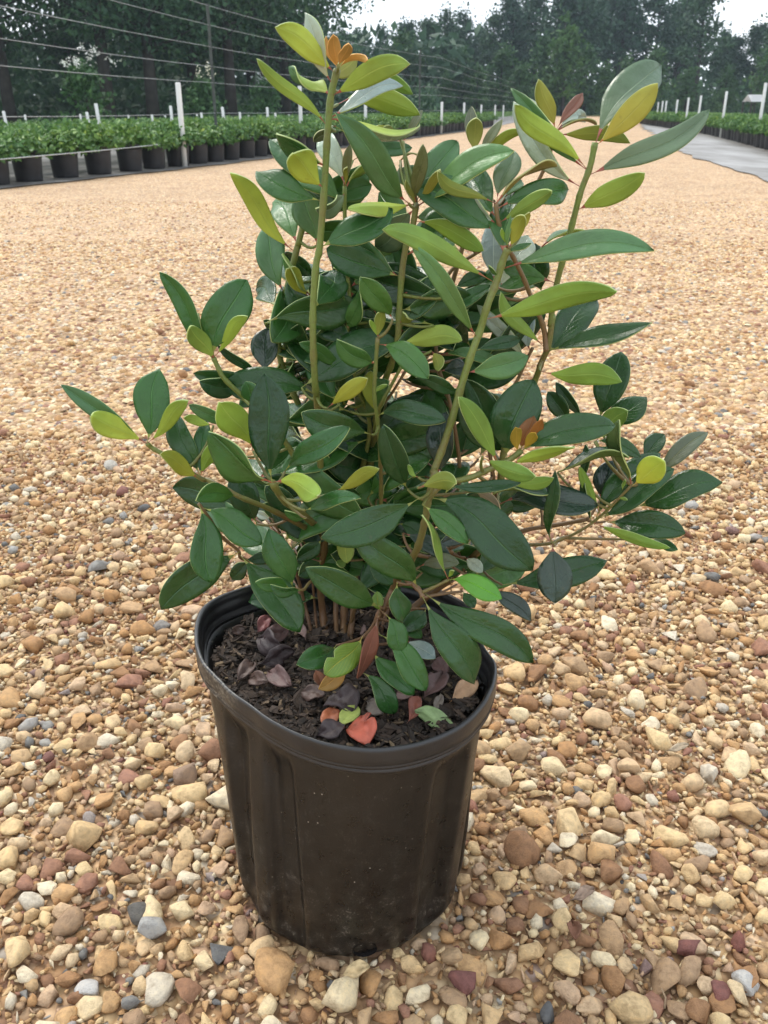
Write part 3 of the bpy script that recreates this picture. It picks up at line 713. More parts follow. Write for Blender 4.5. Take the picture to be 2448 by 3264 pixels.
# one leaf per line: view base_x base_y tip_x tip_y width bow roll base_depth tip_depth kind [twist] [fold]
LEAVES = """
1 700 480 368 178 150 40 168 -3 -6 Y
1 738 545 567 85 128 8 22 -3.6 -2.6 S
1 750 450 752 228 85 0 165 -4 -5 O
1 785 440 855 290 72 4 170 -4.5 -6 O
1 762 445 705 240 42 -3 140 -3.5 -3 O
1 800 445 978 398 46 -8 150 -4 -7 O
1 830 545 905 355 112 8 170 -2 -1 P
1 742 660 1258 425 150 -38 172 -4 -7 Y
1 755 770 1210 570 92 -18 35 -3 1 S
1 780 690 1325 760 150 -55 165 0 2 Y
1 810 600 1276 622 115 -70 160 1 5 M
1 748 800 1325 838 92 -28 -78 -2 1 S 0 30
1 698 815 247 390 84 12 165 -3 -6 Y 12
1 735 645 458 440 112 12 150 -2 -1 Y -150
1 1250 1345 762 745 190 24 10 -2 -6 M
1 690 1110 375 878 105 26 60 -2 -4 N 0 30
1 705 1290 490 1015 205 0 178 -3.6 -6 Y
1 760 860 620 935 66 12 30 0 0 B
1 745 835 880 880 55 -10 20 1 2 M
1 822 1232 715 880 145 0 15 1 5 S
1 830 1180 865 955 62 0 10 1.6 1 B
1 836 1215 846 1105 30 0 170 1 0 P
1 840 1232 1012 1100 72 10 100 1.6 3 N
1 1195 935 1030 850 92 12 160 3 2 Q
1 1200 925 1090 840 60 0 160 3 1 P
1 1215 935 1340 730 46 4 20 3 4 B
1 880 1062 1272 978 96 -14 20 4 5 N
1 1302 1315 1345 952 92 -4 5 -.6 -2 B
1 1312 1330 1568 938 188 -18 8 .4 2 M
1 1308 1342 1460 1125 60 16 165 -1 -3 P
1 1292 1328 1230 1190 30 -3 165 -1 -2 P
1 1318 1378 1949 1000 150 -30 42 -1 -2 M 0 22
1 1255 1358 848 1382 115 22 150 -1 -4 Y -45 24
1 1240 1355 1035 1640 185 -8 12 1 2 G
1 640 1625 552 1258 205 10 10 2.5 3 M
1 845 1285 636 1385 112 -28 20 1 -2 G
1 715 1265 1005 1225 160 20 20 4 4 N
1 475 1655 70 1145 130 8 165 3.6 0 Y 40
1 1275 1440 1508 1440 130 0 14 2 5 M
1 1190 1090 1230 1228 80 8 10 3 2 G
1 1195 1060 1305 1022 26 -10 100 3 3 B
2 830 585 1207 108 200 -22 25 .6 6 G
2 850 590 1192 213 142 16 170 .2 -1 P
2 800 765 1495 370 140 58 18 0 1 G
2 735 968 1115 740 130 12 168 0 -3 Y
2 775 722 353 338 118 10 170 0 -4 L
2 745 825 345 320 112 -36 25 .5 3 S
2 770 725 330 240 90 14 30 1 4 M
2 590 485 490 190 90 4 165 6 5 P
2 598 482 752 270 66 8 20 6 7 K
2 600 515 1030 566 85 -26 165 6 5 Q
2 605 488 765 440 60 -26 30 6.5 10 S
2 600 498 835 460 30 -10 80 6.5 8 B
2 590 490 415 305 62 10 20 6.8 10 G
2 115 640 100 350 82 -4 15 8 8.5 B
2 118 638 126 418 96 0 168 7.4 6.5 P
2 132 635 278 425 52 6 30 7.6 8 B
2 140 650 415 497 60 -14 165 8 7 Q
2 248 905 350 612 142 -6 8 -1.6 0 G
2 262 905 600 700 32 -26 95 -1.4 0 B
2 290 890 392 790 66 0 20 1 3 M
2 252 955 666 838 150 -4 22 -1 1 N
2 268 1030 568 845 92 8 168 -2 -4 Y
2 215 916 -103 728 72 -22 165 -2 -5 Q
2 256 1076 -94 781 112 18 25 -1.8 1 S
2 40 1065 100 780 150 -20 170 3 2 L
2 230 900 150 745 95 0 15 3 5 M
2 312 1160 408 990 84 6 168 -3.6 -5 Q
2 395 1085 438 970 40 0 170 -3 -3.5 P
2 310 1130 328 990 30 0 20 -3.6 -3.6 M
2 300 1130 275 1065 28 0 170 -3.6 -3.8 L
2 372 1235 450 1155 34 0 30 -3.4 -3.6 N
2 235 1400 230 1015 145 0 12 2 5 S
2 262 1450 432 1110 150 0 14 2 5 S
2 285 1302 1168 1200 140 -42 30 -3.4 -6 M 0 20
2 505 1180 800 1138 88 -32 75 3 4 M 0 28
2 512 1450 478 1158 170 -14 10 4 5 D
2 208 1598 950 1440 150 -14 168 -4 -8 L
2 215 1330 198 1282 20 -6 30 -4 -4.5 N
5 495 452 788 112 210 -22 12 2 5 D
5 480 458 1130 253 108 40 40 .5 -2 D 0 20
5 436 553 940 620 140 -10 172 -1 -3 L
5 800 860 940 433 200 8 10 2 3 D
5 850 925 1095 715 170 -8 14 3 3 D
5 780 985 980 800 132 -16 165 1 0 L
5 225 1095 392 610 285 -26 6 -4 -3 D
5 620 885 480 680 110 10 16 3 4 D
5 702 860 530 620 72 10 22 3 4 D
5 312 1045 395 830 116 0 12 -5 -4.6 U
5 330 1040 448 850 72 10 170 -5.2 -5.6 U
5 296 1045 280 900 78 -4 170 -5.6 -6.4 V
5 325 1035 405 938 66 4 170 -5.6 -6.6 V
5 330 1075 897 890 180 -20 22 -4.6 -5 D 0 20
5 232 1135 648 1028 90 14 150 -5.6 -8 L -40 24
5 75 1085 405 1208 112 32 165 -8 -11 L
5 230 1262 518 1216 82 20 165 -4 -5 L -30
5 540 1182 985 1090 92 -12 75 -1 -3 D 0 30
5 720 1245 718 1010 56 0 15 -.4 0 D
5 770 990 1058 1088 84 -26 20 1 0 D
5 1062 1100 1205 948 145 0 12 2 3 D
5 1002 1220 922 855 64 16 60 -2 -2.5 Q 0 30
5 1008 1262 1205 1115 165 0 170 -2.4 -4 T
5 1140 1200 1476 935 112 0 18 0 1 B
5 780 1468 1182 1066 160 -24 14 -.4 1 D
5 800 1452 1266 1160 150 22 16 -.8 -1 D
5 1020 1400 1567 1243 190 -12 14 0 -1 D
5 840 1488 1337 1560 172 -10 12 0 -3 D
5 768 1500 1242 1652 62 24 150 -1.4 -4 L
5 1120 1600 1290 1665 60 0 20 0 -2 D
5 805 1350 890 1112 145 0 16 1 2 W
5 767 1442 678 1148 62 12 160 -1.6 -2 L
5 722 1462 700 1200 42 0 30 -1 -1 D
5 945 1292 960 1226 20 0 165 -2 -2.4 L
5 918 1346 976 1356 20 -6 165 -2 -2.4 L
5 508 1622 526 1165 74 0 20 -3 -3.4 D
5 185 1378 788 1392 190 -24 18 -1 -3 W
5 108 1336 482 1318 74 -14 78 -2 -4 D 0 28
5 18 1300 186 1412 66 -8 165 -4.5 -5.5 X
3 655 1275 92 884 112 30 20 -5 -6 M 0 20
3 660 1288 296 1088 160 4 172 -5.5 -9 Y
3 658 1240 742 780 232 -8 8 -5 -3 E
3 664 1230 932 992 104 0 168 -5.4 -7 L
3 1005 1525 745 1345 118 12 172 -4.4 -7 Q
3 1012 1490 860 1085 155 -12 14 -4 -2 D
3 1020 1480 1165 1250 112 -10 168 -4.4 -5 L
3 1022 1430 1058 1125 110 -4 16 -3.6 -2 E
3 1102 720 745 138 124 20 14 -2 -2 E 0 12
3 1095 650 1316 190 270 -28 8 -2 0 E
3 1095 620 1326 431 86 -6 165 -2.4 -4 L
3 1108 732 945 503 124 8 170 -2.4 -5 Y
3 1050 590 910 495 64 0 20 -1 0 D
3 1045 590 1030 480 50 0 20 -1 0 D
3 1412 832 1128 620 60 6 25 1 0 D
3 1375 882 968 808 110 14 16 1 -1 D
3 1285 890 1008 860 140 -20 14 0 -2 D
3 1432 812 1462 514 205 0 10 1 3 W
3 1492 1485 1440 812 272 2 5 -8 -7 D
3 1370 1010 1312 862 155 0 12 -4 -4 E
3 1362 1322 1140 1000 205 22 172 -6 -8 Y
3 1250 1152 938 1016 76 10 30 -4.5 -6 M
3 1490 1512 1072 1190 150 14 58 -8 -9 N 0 32
3 1482 1532 1178 1380 44 8 60 -7.6 -8 D 0 24
3 1100 1152 905 1100 62 6 168 -3 -4 Y
3 1285 1362 1098 1338 60 0 20 0 1 S
6 868 290 1162 376 155 -30 172 -9 -12 Y
6 655 385 360 406 130 36 14 -6.4 -9 E
6 765 560 600 218 190 10 12 -2 -2 D
6 382 440 455 946 222 -4 8 -7 -9 E
6 392 430 802 694 190 -8 10 -6 -8 E
6 652 742 132 1124 225 44 10 -5 -8 D
6 678 820 1050 1276 240 -8 8 -6 -8 D
6 682 790 600 920 120 10 14 -3 -4 D
6 1002 985 842 592 190 8 10 -9 -9 E
6 985 985 755 948 100 14 14 -9 -10 E
6 1080 992 855 962 72 -18 20 -9 -10.5 E
6 1582 1106 1088 850 205 -6 8 -8 -10 D
6 1022 622 822 308 150 14 14 -1 -2 D
4 225 1665 652 1374 172 6 14 -7 -9 E
6 1085 470 1452 390 102 -18 16 -9 -11 E
7 692 392 48 652 225 -34 10 -8 -12 D
6 1272 350 1572 198 92 -4 168 -6 -7 Q
6 1090 522 948 470 54 -16 20 -8 -9 E
6 852 312 724 292 36 0 20 3 4 S
6 862 524 758 485 52 0 20 3 4 S
6 1192 660 1028 792 120 -10 16 0 -1 D
6 1192 805 1040 900 125 0 14 2 0 D
6 660 752 852 794 82 0 14 -4 -3 D
4 202 498 105 40 190 -18 12 4.4 6 M
4 396 505 208 224 74 16 80 3 2 N 0 26
4 440 380 215 222 112 8 20 4.6 5 D
4 392 515 238 325 112 4 166 2.6 1 Q
4 452 692 240 415 142 -6 12 3 3 D
4 392 802 210 515 82 -10 20 3 3 D
4 622 578 445 375 94 8 16 2 1 N
4 612 725 430 500 122 4 14 2.4 2 D
4 660 510 588 48 182 0 12 5 7 D
4 832 645 702 142 190 -8 10 3 4 N
4 952 565 892 248 152 12 12 4 5 W
4 1000 305 842 158 104 12 166 4.6 4 N
4 1112 442 945 172 132 14 14 3 4 N
4 1472 795 1058 162 112 46 20 -3.6 -6 M
4 1602 412 873 62 155 52 170 -3.6 -8 L
4 1078 12 1536 208 120 -34 160 0 -2 L -20
4 936 660 722 378 152 12 14 -3 -5 N
4 640 740 722 462 118 24 14 .6 -1 N 40
4 838 785 866 600 72 0 165 -3 -3.6 Q
4 840 742 786 664 32 6 165 -3 -3.6 L
4 898 695 1030 645 80 10 160 -1 -3 Q
4 990 722 1240 398 195 -10 10 1 2 D
4 1005 722 1582 440 122 0 12 1.4 2 N
4 1335 462 1572 370 94 -10 14 3 4 D
4 1238 745 1400 640 92 0 16 3 4 W
4 1018 835 1392 800 132 -18 166 -.6 -2 Y
4 852 826 1172 1052 160 -34 10 -3 -6 N
4 1195 868 1232 1002 92 -16 160 -1 -2 Q
4 830 950 568 788 132 -24 12 -2.4 -5 N
4 612 965 318 816 92 12 18 0 -2 N
4 482 910 158 1012 54 -8 30 3.6 3 W
4 342 825 82 664 84 8 20 3.6 3 D
4 402 905 228 728 142 0 12 5 6 D
4 322 762 184 640 62 0 20 5 6 W
4 488 795 642 726 94 0 14 5 6 W
4 640 792 792 668 84 0 14 3 4 W
4 580 1130 652 948 122 0 14 2 2 D
4 505 1246 768 1048 104 0 168 -4 -6 Q
4 802 1422 336 1275 212 -20 8 -4 -7 D
4 852 1302 1287 1332 150 -34 12 -3 -6 D
4 792 1312 790 1000 122 0 165 1 1 Q
4 828 1142 902 1092 32 -8 165 -2.4 -3 L
4 1035 1782 876 1354 175 -4 10 -5 -6 D
4 1232 1700 1296 1268 182 0 12 -1.6 -1 W
4 1622 1562 1426 1055 225 20 8 -2 -1 D
4 1640 1575 1374 1174 132 30 166 -6 -8 L
4 1600 1550 1384 1200 132 -10 20 -4 -4 D
4 1392 1152 1088 1040 92 8 16 -3 -4 D
4 1250 1002 1432 980 112 0 14 2 3 W
4 1250 895 1658 956 74 -10 30 1 0 M 0 24
5 20 432 304 355 84 0 18 -1 0 D
5 332 502 40 140 82 24 20 2 4 S
5 420 462 338 150 112 0 14 3 5 S
5 458 402 188 60 84 -30 165 1 -1 L
7 790 430 1445 868 295 -46 6 -7 -10 D
7 1246 962 1935 802 192 28 10 -2 -1 D
7 1578 690 1600 1082 262 0 8 -5 -7 W
7 712 955 248 572 212 30 8 -8 -10 D
7 722 435 1016 690 132 -10 12 -8 -9 E
7 882 902 712 502 62 42 150 -9 -10 L -70
7 908 908 1244 1056 142 -22 10 -9 -11 Z
7 885 915 925 868 28 0 165 -9 -9.4 L
7 735 1020 1446 1477 212 -14 8 -8.5 -10 D
7 720 1040 1060 1617 242 -6 6 -9 -11 D
7 985 1005 1062 1116 105 0 14 -7 -8 D
7 1150 980 1436 1202 112 -10 14 -5 -6 W
7 552 945 590 1202 142 12 12 -8.6 -9 E
7 478 1160 572 1404 142 -14 12 -9 -10 E
7 430 1290 742 1660 172 -30 10 -9 -11 E
7 385 1400 660 1690 152 16 12 -8 -9 E
7 318 1540 527 1812 142 -16 14 -9 -10 D
6 1462 1305 1214 1556 180 -12 10 -9 -12 H
6 1290 1362 1026 1490 155 -14 12 -8 -11 E
6 1370 1510 1172 1652 112 0 10 -8 -10 J
6 1150 1520 1196 1630 82 0 10 -7.6 -9 R
7 425 1175 290 1582 112 10 20 -9.5 -11 R 60
7 450 1150 418 1005 80 0 14 -7 -6 H
7 610 1325 805 1452 115 0 14 -4 -6 S
7 742 1120 588 1265 150 0 14 -6 -8 D
7 560 1200 715 1312 92 0 14 -6.6 -7.6 E
7 690 322 942 297 122 -24 166 -9 -11 Q
7 860 300 1368 290 82 28 14 -5 -6 D
7 690 252 626 168 34 -12 165 -7 -7 L
7 700 842 962 820 102 -20 14 -3 -4 B
7 590 620 905 792 112 -10 14 -2 -3 W
7 1000 782 1116 880 92 0 14 0 -1 S
7 345 770 522 962 112 8 14 -2 -4 D
7 1080 620 830 700 90 10 14 0 -2 W
7 560 560 760 640 110 0 14 2 1 D
7 180 560 220 820 120 0 165 0 -1 Q
6 1360 800 1300 830 60 0 165 1 0 E
7 230 560 480 640 110 0 14 2 2 D
7 1500 450 1250 420 90 0 14 2 3 D
"""
# stems: name kind : points "view x y depth" ; last word 'soil' roots it; radius list start,end
STEMS = """
green .0029 .0052 soil: 1 778 455 -3; 1 735 640 -3; 1 712 900 -3; 1 692 1250 -3; 4 453 188 -3; 4 430 300 -3; 4 410 600 -3; 4 412 850 -3; 4 425 1100 -2.6; 4 440 1260 -1; 6 1200 450 2; 6 1215 700 4; 6 1180 900 5; 6 1200 1150 6; 6 1225 1345 6
green .0019 .0035 soil: 1 826 1230 1.5; 1 828 1450 1.5; 4 625 100 1.5; 4 632 300 1.5; 4 650 500 1.5; 4 640 700 1.5; 4 632 800 1.5; 4 700 1100 2; 4 780 1450 4; 6 1280 800 6; 6 1285 1080 6.5; 6 1290 1340 6.5
green .0028 .0055 soil: 1 1300 1345 0; 1 1280 1480 0; 1 1240 1620 0; 4 1030 150 0; 4 1000 330 0; 4 980 600 0; 4 970 780 0; 4 930 950 1; 4 880 1080 2; 4 830 1300 3; 4 810 1500 5; 6 1360 900 7; 6 1345 1100 7; 6 1335 1335 7
green .0019 .003 soil: 4 838 780 -3; 4 825 950 -3; 4 815 1150 -3; 4 832 1300 -2.6; 4 850 1450 -2; 7 440 150 -1; 7 445 300 0; 7 430 600 2; 7 330 900 3; 7 250 1200 5; 7 215 1330 5
green .0016 .002 : 4 1000 960 -.6; 4 930 1090 -.4; 4 850 1240 0; 4 815 1400 3
brown .0014 .002 : 4 1030 985 2; 4 930 1150 2; 4 840 1270 3; 4 800 1450 5
green .0028 .0042 : 1 560 1455 3.6; 1 515 1640 3.6; 4 345 30 3.6; 4 315 150 3.6; 4 210 560 3.6; 4 180 700 3.6; 4 200 950 3.4; 4 330 1250 3; 4 480 1500 4; 6 1150 560 4; 6 1205 760 4.6
green .0024 .0035 : 3 1100 705 -2; 3 1130 770 -2; 3 1172 845 -2; 3 1290 960 -1.6; 3 1420 1080 0; 3 1600 1300 1; 6 1100 300 2; 6 1190 520 3.4
green .0033 .005 soil: 2 312 1185 -3.5; 2 280 1260 -3.5; 2 240 1390 -3.6; 2 190 1520 -4; 2 150 1659 -4; 4 1460 880 -4.4; 4 1390 1100 -4.6; 4 1340 1280 -4.8; 4 1270 1500 -5; 4 1210 1659 -5.4; 7 800 230 -6; 7 755 400 -6; 7 740 520 -6; 7 700 680 -5.6; 7 660 770 -5; 7 570 900 -3; 7 480 1080 0; 7 400 1240 3; 7 345 1400 5
brown .002 .003 : 2 240 920 -1.6; 2 252 1010 -1.6; 2 290 1130 -1.4; 2 330 1210 -1; 2 400 1350 -.4; 2 460 1500 .4; 5 440 240 .8; 5 465 340 1; 5 470 430 .8
green .0028 .0055 soil: 2 824 560 .3; 2 795 700 .3; 2 740 850 .3; 2 700 1000 .4; 2 640 1230 .6; 2 590 1430 .8; 2 560 1640 1; 5 510 200 1; 5 485 390 1; 5 440 500 1.4; 5 405 600 2; 5 330 760 2.4; 5 230 960 3; 7 1240 200 3; 7 1230 520 3; 7 1110 715 3; 7 1000 825 3.4; 7 920 910 4; 7 700 1080 5; 7 470 1320 6
brown .0017 .0026 : 5 388 405 3; 5 345 490 3; 5 285 620 3; 5 200 750 3; 5 120 980 3; 7 1180 200 3; 7 1200 400 3.2
brown .0024 .004 soil: 2 595 495 6; 2 540 680 6; 2 470 830 6; 2 380 1050 6; 4 1330 330 6; 4 1250 560 5.6; 4 1215 720 5; 4 1245 1000 4.4; 4 1320 1240 4; 7 960 300 4; 7 760 620 4.6; 7 620 860 5; 7 500 1100 6; 7 430 1330 7
brown .0022 .003 : 2 120 635 7.6; 2 118 760 7.6; 2 90 1000 7.4; 4 1290 560 7; 4 1215 730 5
green .0014 .0026 : 5 1000 1262 -2.2; 5 900 1368 -1.8; 5 790 1470 -1.2; 5 700 1535 -1; 5 590 1590 -.6; 5 500 1622 -.4; 5 420 1632 0; 7 1420 700 .4; 7 1250 720 1.4; 7 1110 722 3
brown .0024 .003 : 5 720 1475 0; 5 560 1505 1; 5 370 1535 2; 7 1300 630 2.6; 7 1200 640 3
green .0028 .0032 : 5 320 1045 -5.2; 5 225 1115 -5.4; 5 100 1170 -5.8; 7 1037 253 -6; 7 900 287 -6; 7 810 330 -6; 7 757 400 -6
green .0015 .002 : 7 890 930 -9; 7 800 975 -8.8; 7 718 1012 -8.6
brown .0024 .0034 : 7 722 1045 -8.8; 7 700 1000 -8.4; 7 620 930 -7; 7 570 890 -3
brown .0022 .003 : 7 660 760 -4; 7 800 780 -2; 7 860 720 0; 7 1000 820 3.2
green .0022 .0032 : 3 660 1272 -5.2; 3 700 1305 -5; 3 780 1352 -5; 3 1010 1500 -4.2; 3 1065 1515 -4; 6 560 330 -5; 6 660 385 -5; 6 850 462 -3; 6 1050 565 0; 6 1190 640 3.6
brown .0016 .0024 : 6 378 425 -6.6; 6 440 505 -6.4; 6 530 640 -6; 6 640 735 -5; 6 660 785 -4.6; 6 780 812 -3; 6 900 812 -1; 6 1100 780 3; 6 1190 760 4.4
green .0014 .002 : 6 1000 985 -9; 6 1070 996 -8.6; 6 1110 950 -6; 6 1160 920 2; 6 1185 960 5
green .0034 .0042 : 6 866 285 -8.4; 6 940 400 -6; 6 1040 475 -3; 6 1150 570 1; 6 1205 660 3.8
brown .0024 .0032 soil: 6 930 640 3; 6 990 780 4; 6 1045 950 5; 6 1090 1130 5.6; 6 1140 1345 6
brown .0016 .0022 soil: 6 1050 620 4; 6 1120 800 5; 6 1135 960 5.6; 6 1150 1150 6; 6 1168 1345 6.2
brown .0038 .0048 soil: 7 720 620 4; 7 560 660 5; 7 440 700 6; 7 300 850 7; 7 270 1000 7.4; 7 245 1330 8
brown .0036 .0046 soil: 7 520 1000 -6; 7 470 1090 -6.4; 7 420 1180 -6.6; 7 405 1330 -5; 7 395 1560 -3
"""
# ---------------------------------------------------------------- the main shrub
Y0 = .70                       # plane of the plant's axis
SOIL_Z = .215
# kind: upper colour, underside colour, roughness, coat-like specular, petiole colour
KINDS = {
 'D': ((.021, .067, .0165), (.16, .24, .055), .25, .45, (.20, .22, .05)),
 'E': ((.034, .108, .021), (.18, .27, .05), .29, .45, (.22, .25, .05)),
 'N': ((.042, .118, .027), (.17, .25, .05), .29, .45, (.30, .09, .05)),
 'M': ((.075, .165, .055), (.24, .34, .05), .36, .5, (.27, .075, .05)),
 'G': ((.10, .15, .085), (.25, .33, .07), .34, .5, (.27, .075, .05)),
 'S': ((.29, .35, .30), (.30, .38, .08), .25, 1.0, (.27, .075, .05)),  # silvery leaves: reflected sky sheen painted into the pale upper colour
 'Y': ((.11, .21, .07), (.31, .40, .07), .42, .4, (.27, .075, .05)),
 'L': ((.11, .21, .06), (.205, .305, .048), .42, .4, (.30, .11, .05)),
 'Q': ((.12, .17, .05), (.27, .29, .045), .42, .4, (.27, .075, .05)),
 'P': ((.30, .30, .05), (.29, .285, .06), .42, .4, (.38, .14, .05)),
 'T': ((.30, .36, .06), (.38, .45, .06), .45, .4, (.35, .25, .05)),
 'O': ((.52, .25, .07), (.62, .32, .09), .45, .4, (.42, .22, .06)),
 'U': ((.25, .085, .02), (.30, .11, .022), .45, .4, (.25, .2, .05)),
 'V': ((.36, .21, .03), (.40, .25, .03), .45, .4, (.25, .2, .05)),
 'B': ((.125, .135, .06), (.26, .20, .06), .32, .6, (.33, .10, .05)),
 'K': ((.24, .085, .055), (.30, .14, .05), .36, .5, (.38, .09, .06)),
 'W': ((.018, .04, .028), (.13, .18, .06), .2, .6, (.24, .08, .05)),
 'X': ((.36, .25, .15), (.36, .26, .15), .6, .3, (.3, .2, .1)),
 'Z': ((.105, .30, .018), (.25, .40, .03), .38, .5, (.25, .3, .05)),
 'H': ((.11, .19, .022), (.22, .28, .04), .40, .5, (.3, .25, .05)),
 'J': ((.40, .20, .045), (.40, .21, .045), .45, .4, (.4, .2, .05)),
 'R': ((.16, .055, .032), (.17, .065, .04), .55, .3, (.14, .07, .04)),
}
def leaf_material(name, c, rough, spec, under=False, vein=1.0, yellow=False):
    t = NT(name)
    uv = t.coord('UV')
    sep = t.node('ShaderNodeSeparateXYZ', {'Vector': uv})
    u, v = sep.outputs['X'], sep.outputs['Y']
    du = t.math('ABSOLUTE', t.math('SUBTRACT', u, .5))
    oi = t.node('ShaderNodeObjectInfo').outputs['Random']
    ob = t.coord('Object')
    n1 = t.noise(38, 4, ob); n2 = t.noise(160, 3, ob)
    c = tuple(c)
    base = t.ramp(n1, [(.3, tuple(x * .82 for x in c)), (.72, tuple(min(1, x * 1.2) for x in c))])
    # individual hue: some leaves yellower, some bluer
    tint = t.ramp(oi, [(0, (.66, .76, .86)), (.3, (1.0, 1.06, .8)), (.55, (.86, .92, 1.05)), (.8, (1.22, 1.18, .9)), (1, (1.4, 1.3, 1.1))])
    base = t.mix(1.0, base, tint, 'MULTIPLY')
    base = t.mix(1.0, base, t.ramp(t.math('ADD', v, t.math('MULTIPLY', n1, .3)), [(.15, (1.14, 1.06, .9)), (.6, (1, 1, 1)), (1.1, (.86, .94, 1.0))]), 'MULTIPLY')
    # midrib and faint side veins
    rib = t.ramp(du, [(0, (1, 1, 1)), (.014, (.7, .7, .7)), (.03, (0, 0, 0))])
    pale = tuple(min(1, x * (1.25 if under else 1.9) + .02) for x in c)
    if yellow: pale = (.42, .40, .04)
    base = t.mix(t.math('MULTIPLY', rib, .65 * vein), base, pale)
    wv = t.math('ADD', t.math('MULTIPLY', v, 9.0), t.math('MULTIPLY', du, -9.0))
    wv = t.math('ADD', wv, t.math('MULTIPLY', n1, 1.2))
    fr = t.math('ABSOLUTE', t.math('SUBTRACT', t.math('FRACT', wv), .5))
    side = t.ramp(fr, [(0, (1, 1, 1)), (.05, (.35, .35, .35)), (.13, (0, 0, 0))])
    base = t.mix(t.math('MULTIPLY', side, (.42 if yellow else .035) * vein), base, pale)
    spots = t.ramp(n2, [(.67, (0, 0, 0)), (.73, (1, 1, 1))])
    base = t.mix(t.math('MULTIPLY', spots, .22), base, (.10, .10, .05) if not under else (.16, .16, .05))
    rr = t.ramp(t.noise(55, 3, ob), [(.3, (rough - .07,) * 3), (.75, (min(1, rough + .16),) * 3)])
    t.set(Base_Color=base, Roughness=rr)
    t.b.inputs['Specular IOR Level'].default_value = spec
    h = t.math('ADD', t.math('MULTIPLY', side, -.06), t.math('ADD', t.math('MULTIPLY', rib, -.6), t.math('MULTIPLY', n1, 2.6)))
    t.bump(h, .6 if not under else .3, .0022)
    # thin tissue lets some light through
    tr = t.node('ShaderNodeBsdfTranslucent'); t.l.new(base, tr.inputs['Color'])
    mx = t.node('ShaderNodeMixShader'); mx.inputs[0].default_value = .16
    t.l.new(t.b.outputs[0], mx.inputs[1]); t.l.new(tr.outputs[0], mx.inputs[2])
    t.l.new(mx.outputs[0], t.n['Material Output'].inputs['Surface'])
    return t.m
LEAF_MATS = {}
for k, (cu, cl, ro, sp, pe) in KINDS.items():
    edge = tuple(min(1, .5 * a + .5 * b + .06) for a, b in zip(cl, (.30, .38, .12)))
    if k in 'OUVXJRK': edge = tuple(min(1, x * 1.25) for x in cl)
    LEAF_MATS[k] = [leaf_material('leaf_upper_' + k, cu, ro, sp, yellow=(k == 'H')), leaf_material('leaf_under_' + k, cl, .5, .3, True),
                    plain('leaf_margin_' + k, edge, .5, .3, .1), plain('petiole_' + k, pe, .45, .4, .25, 120)]

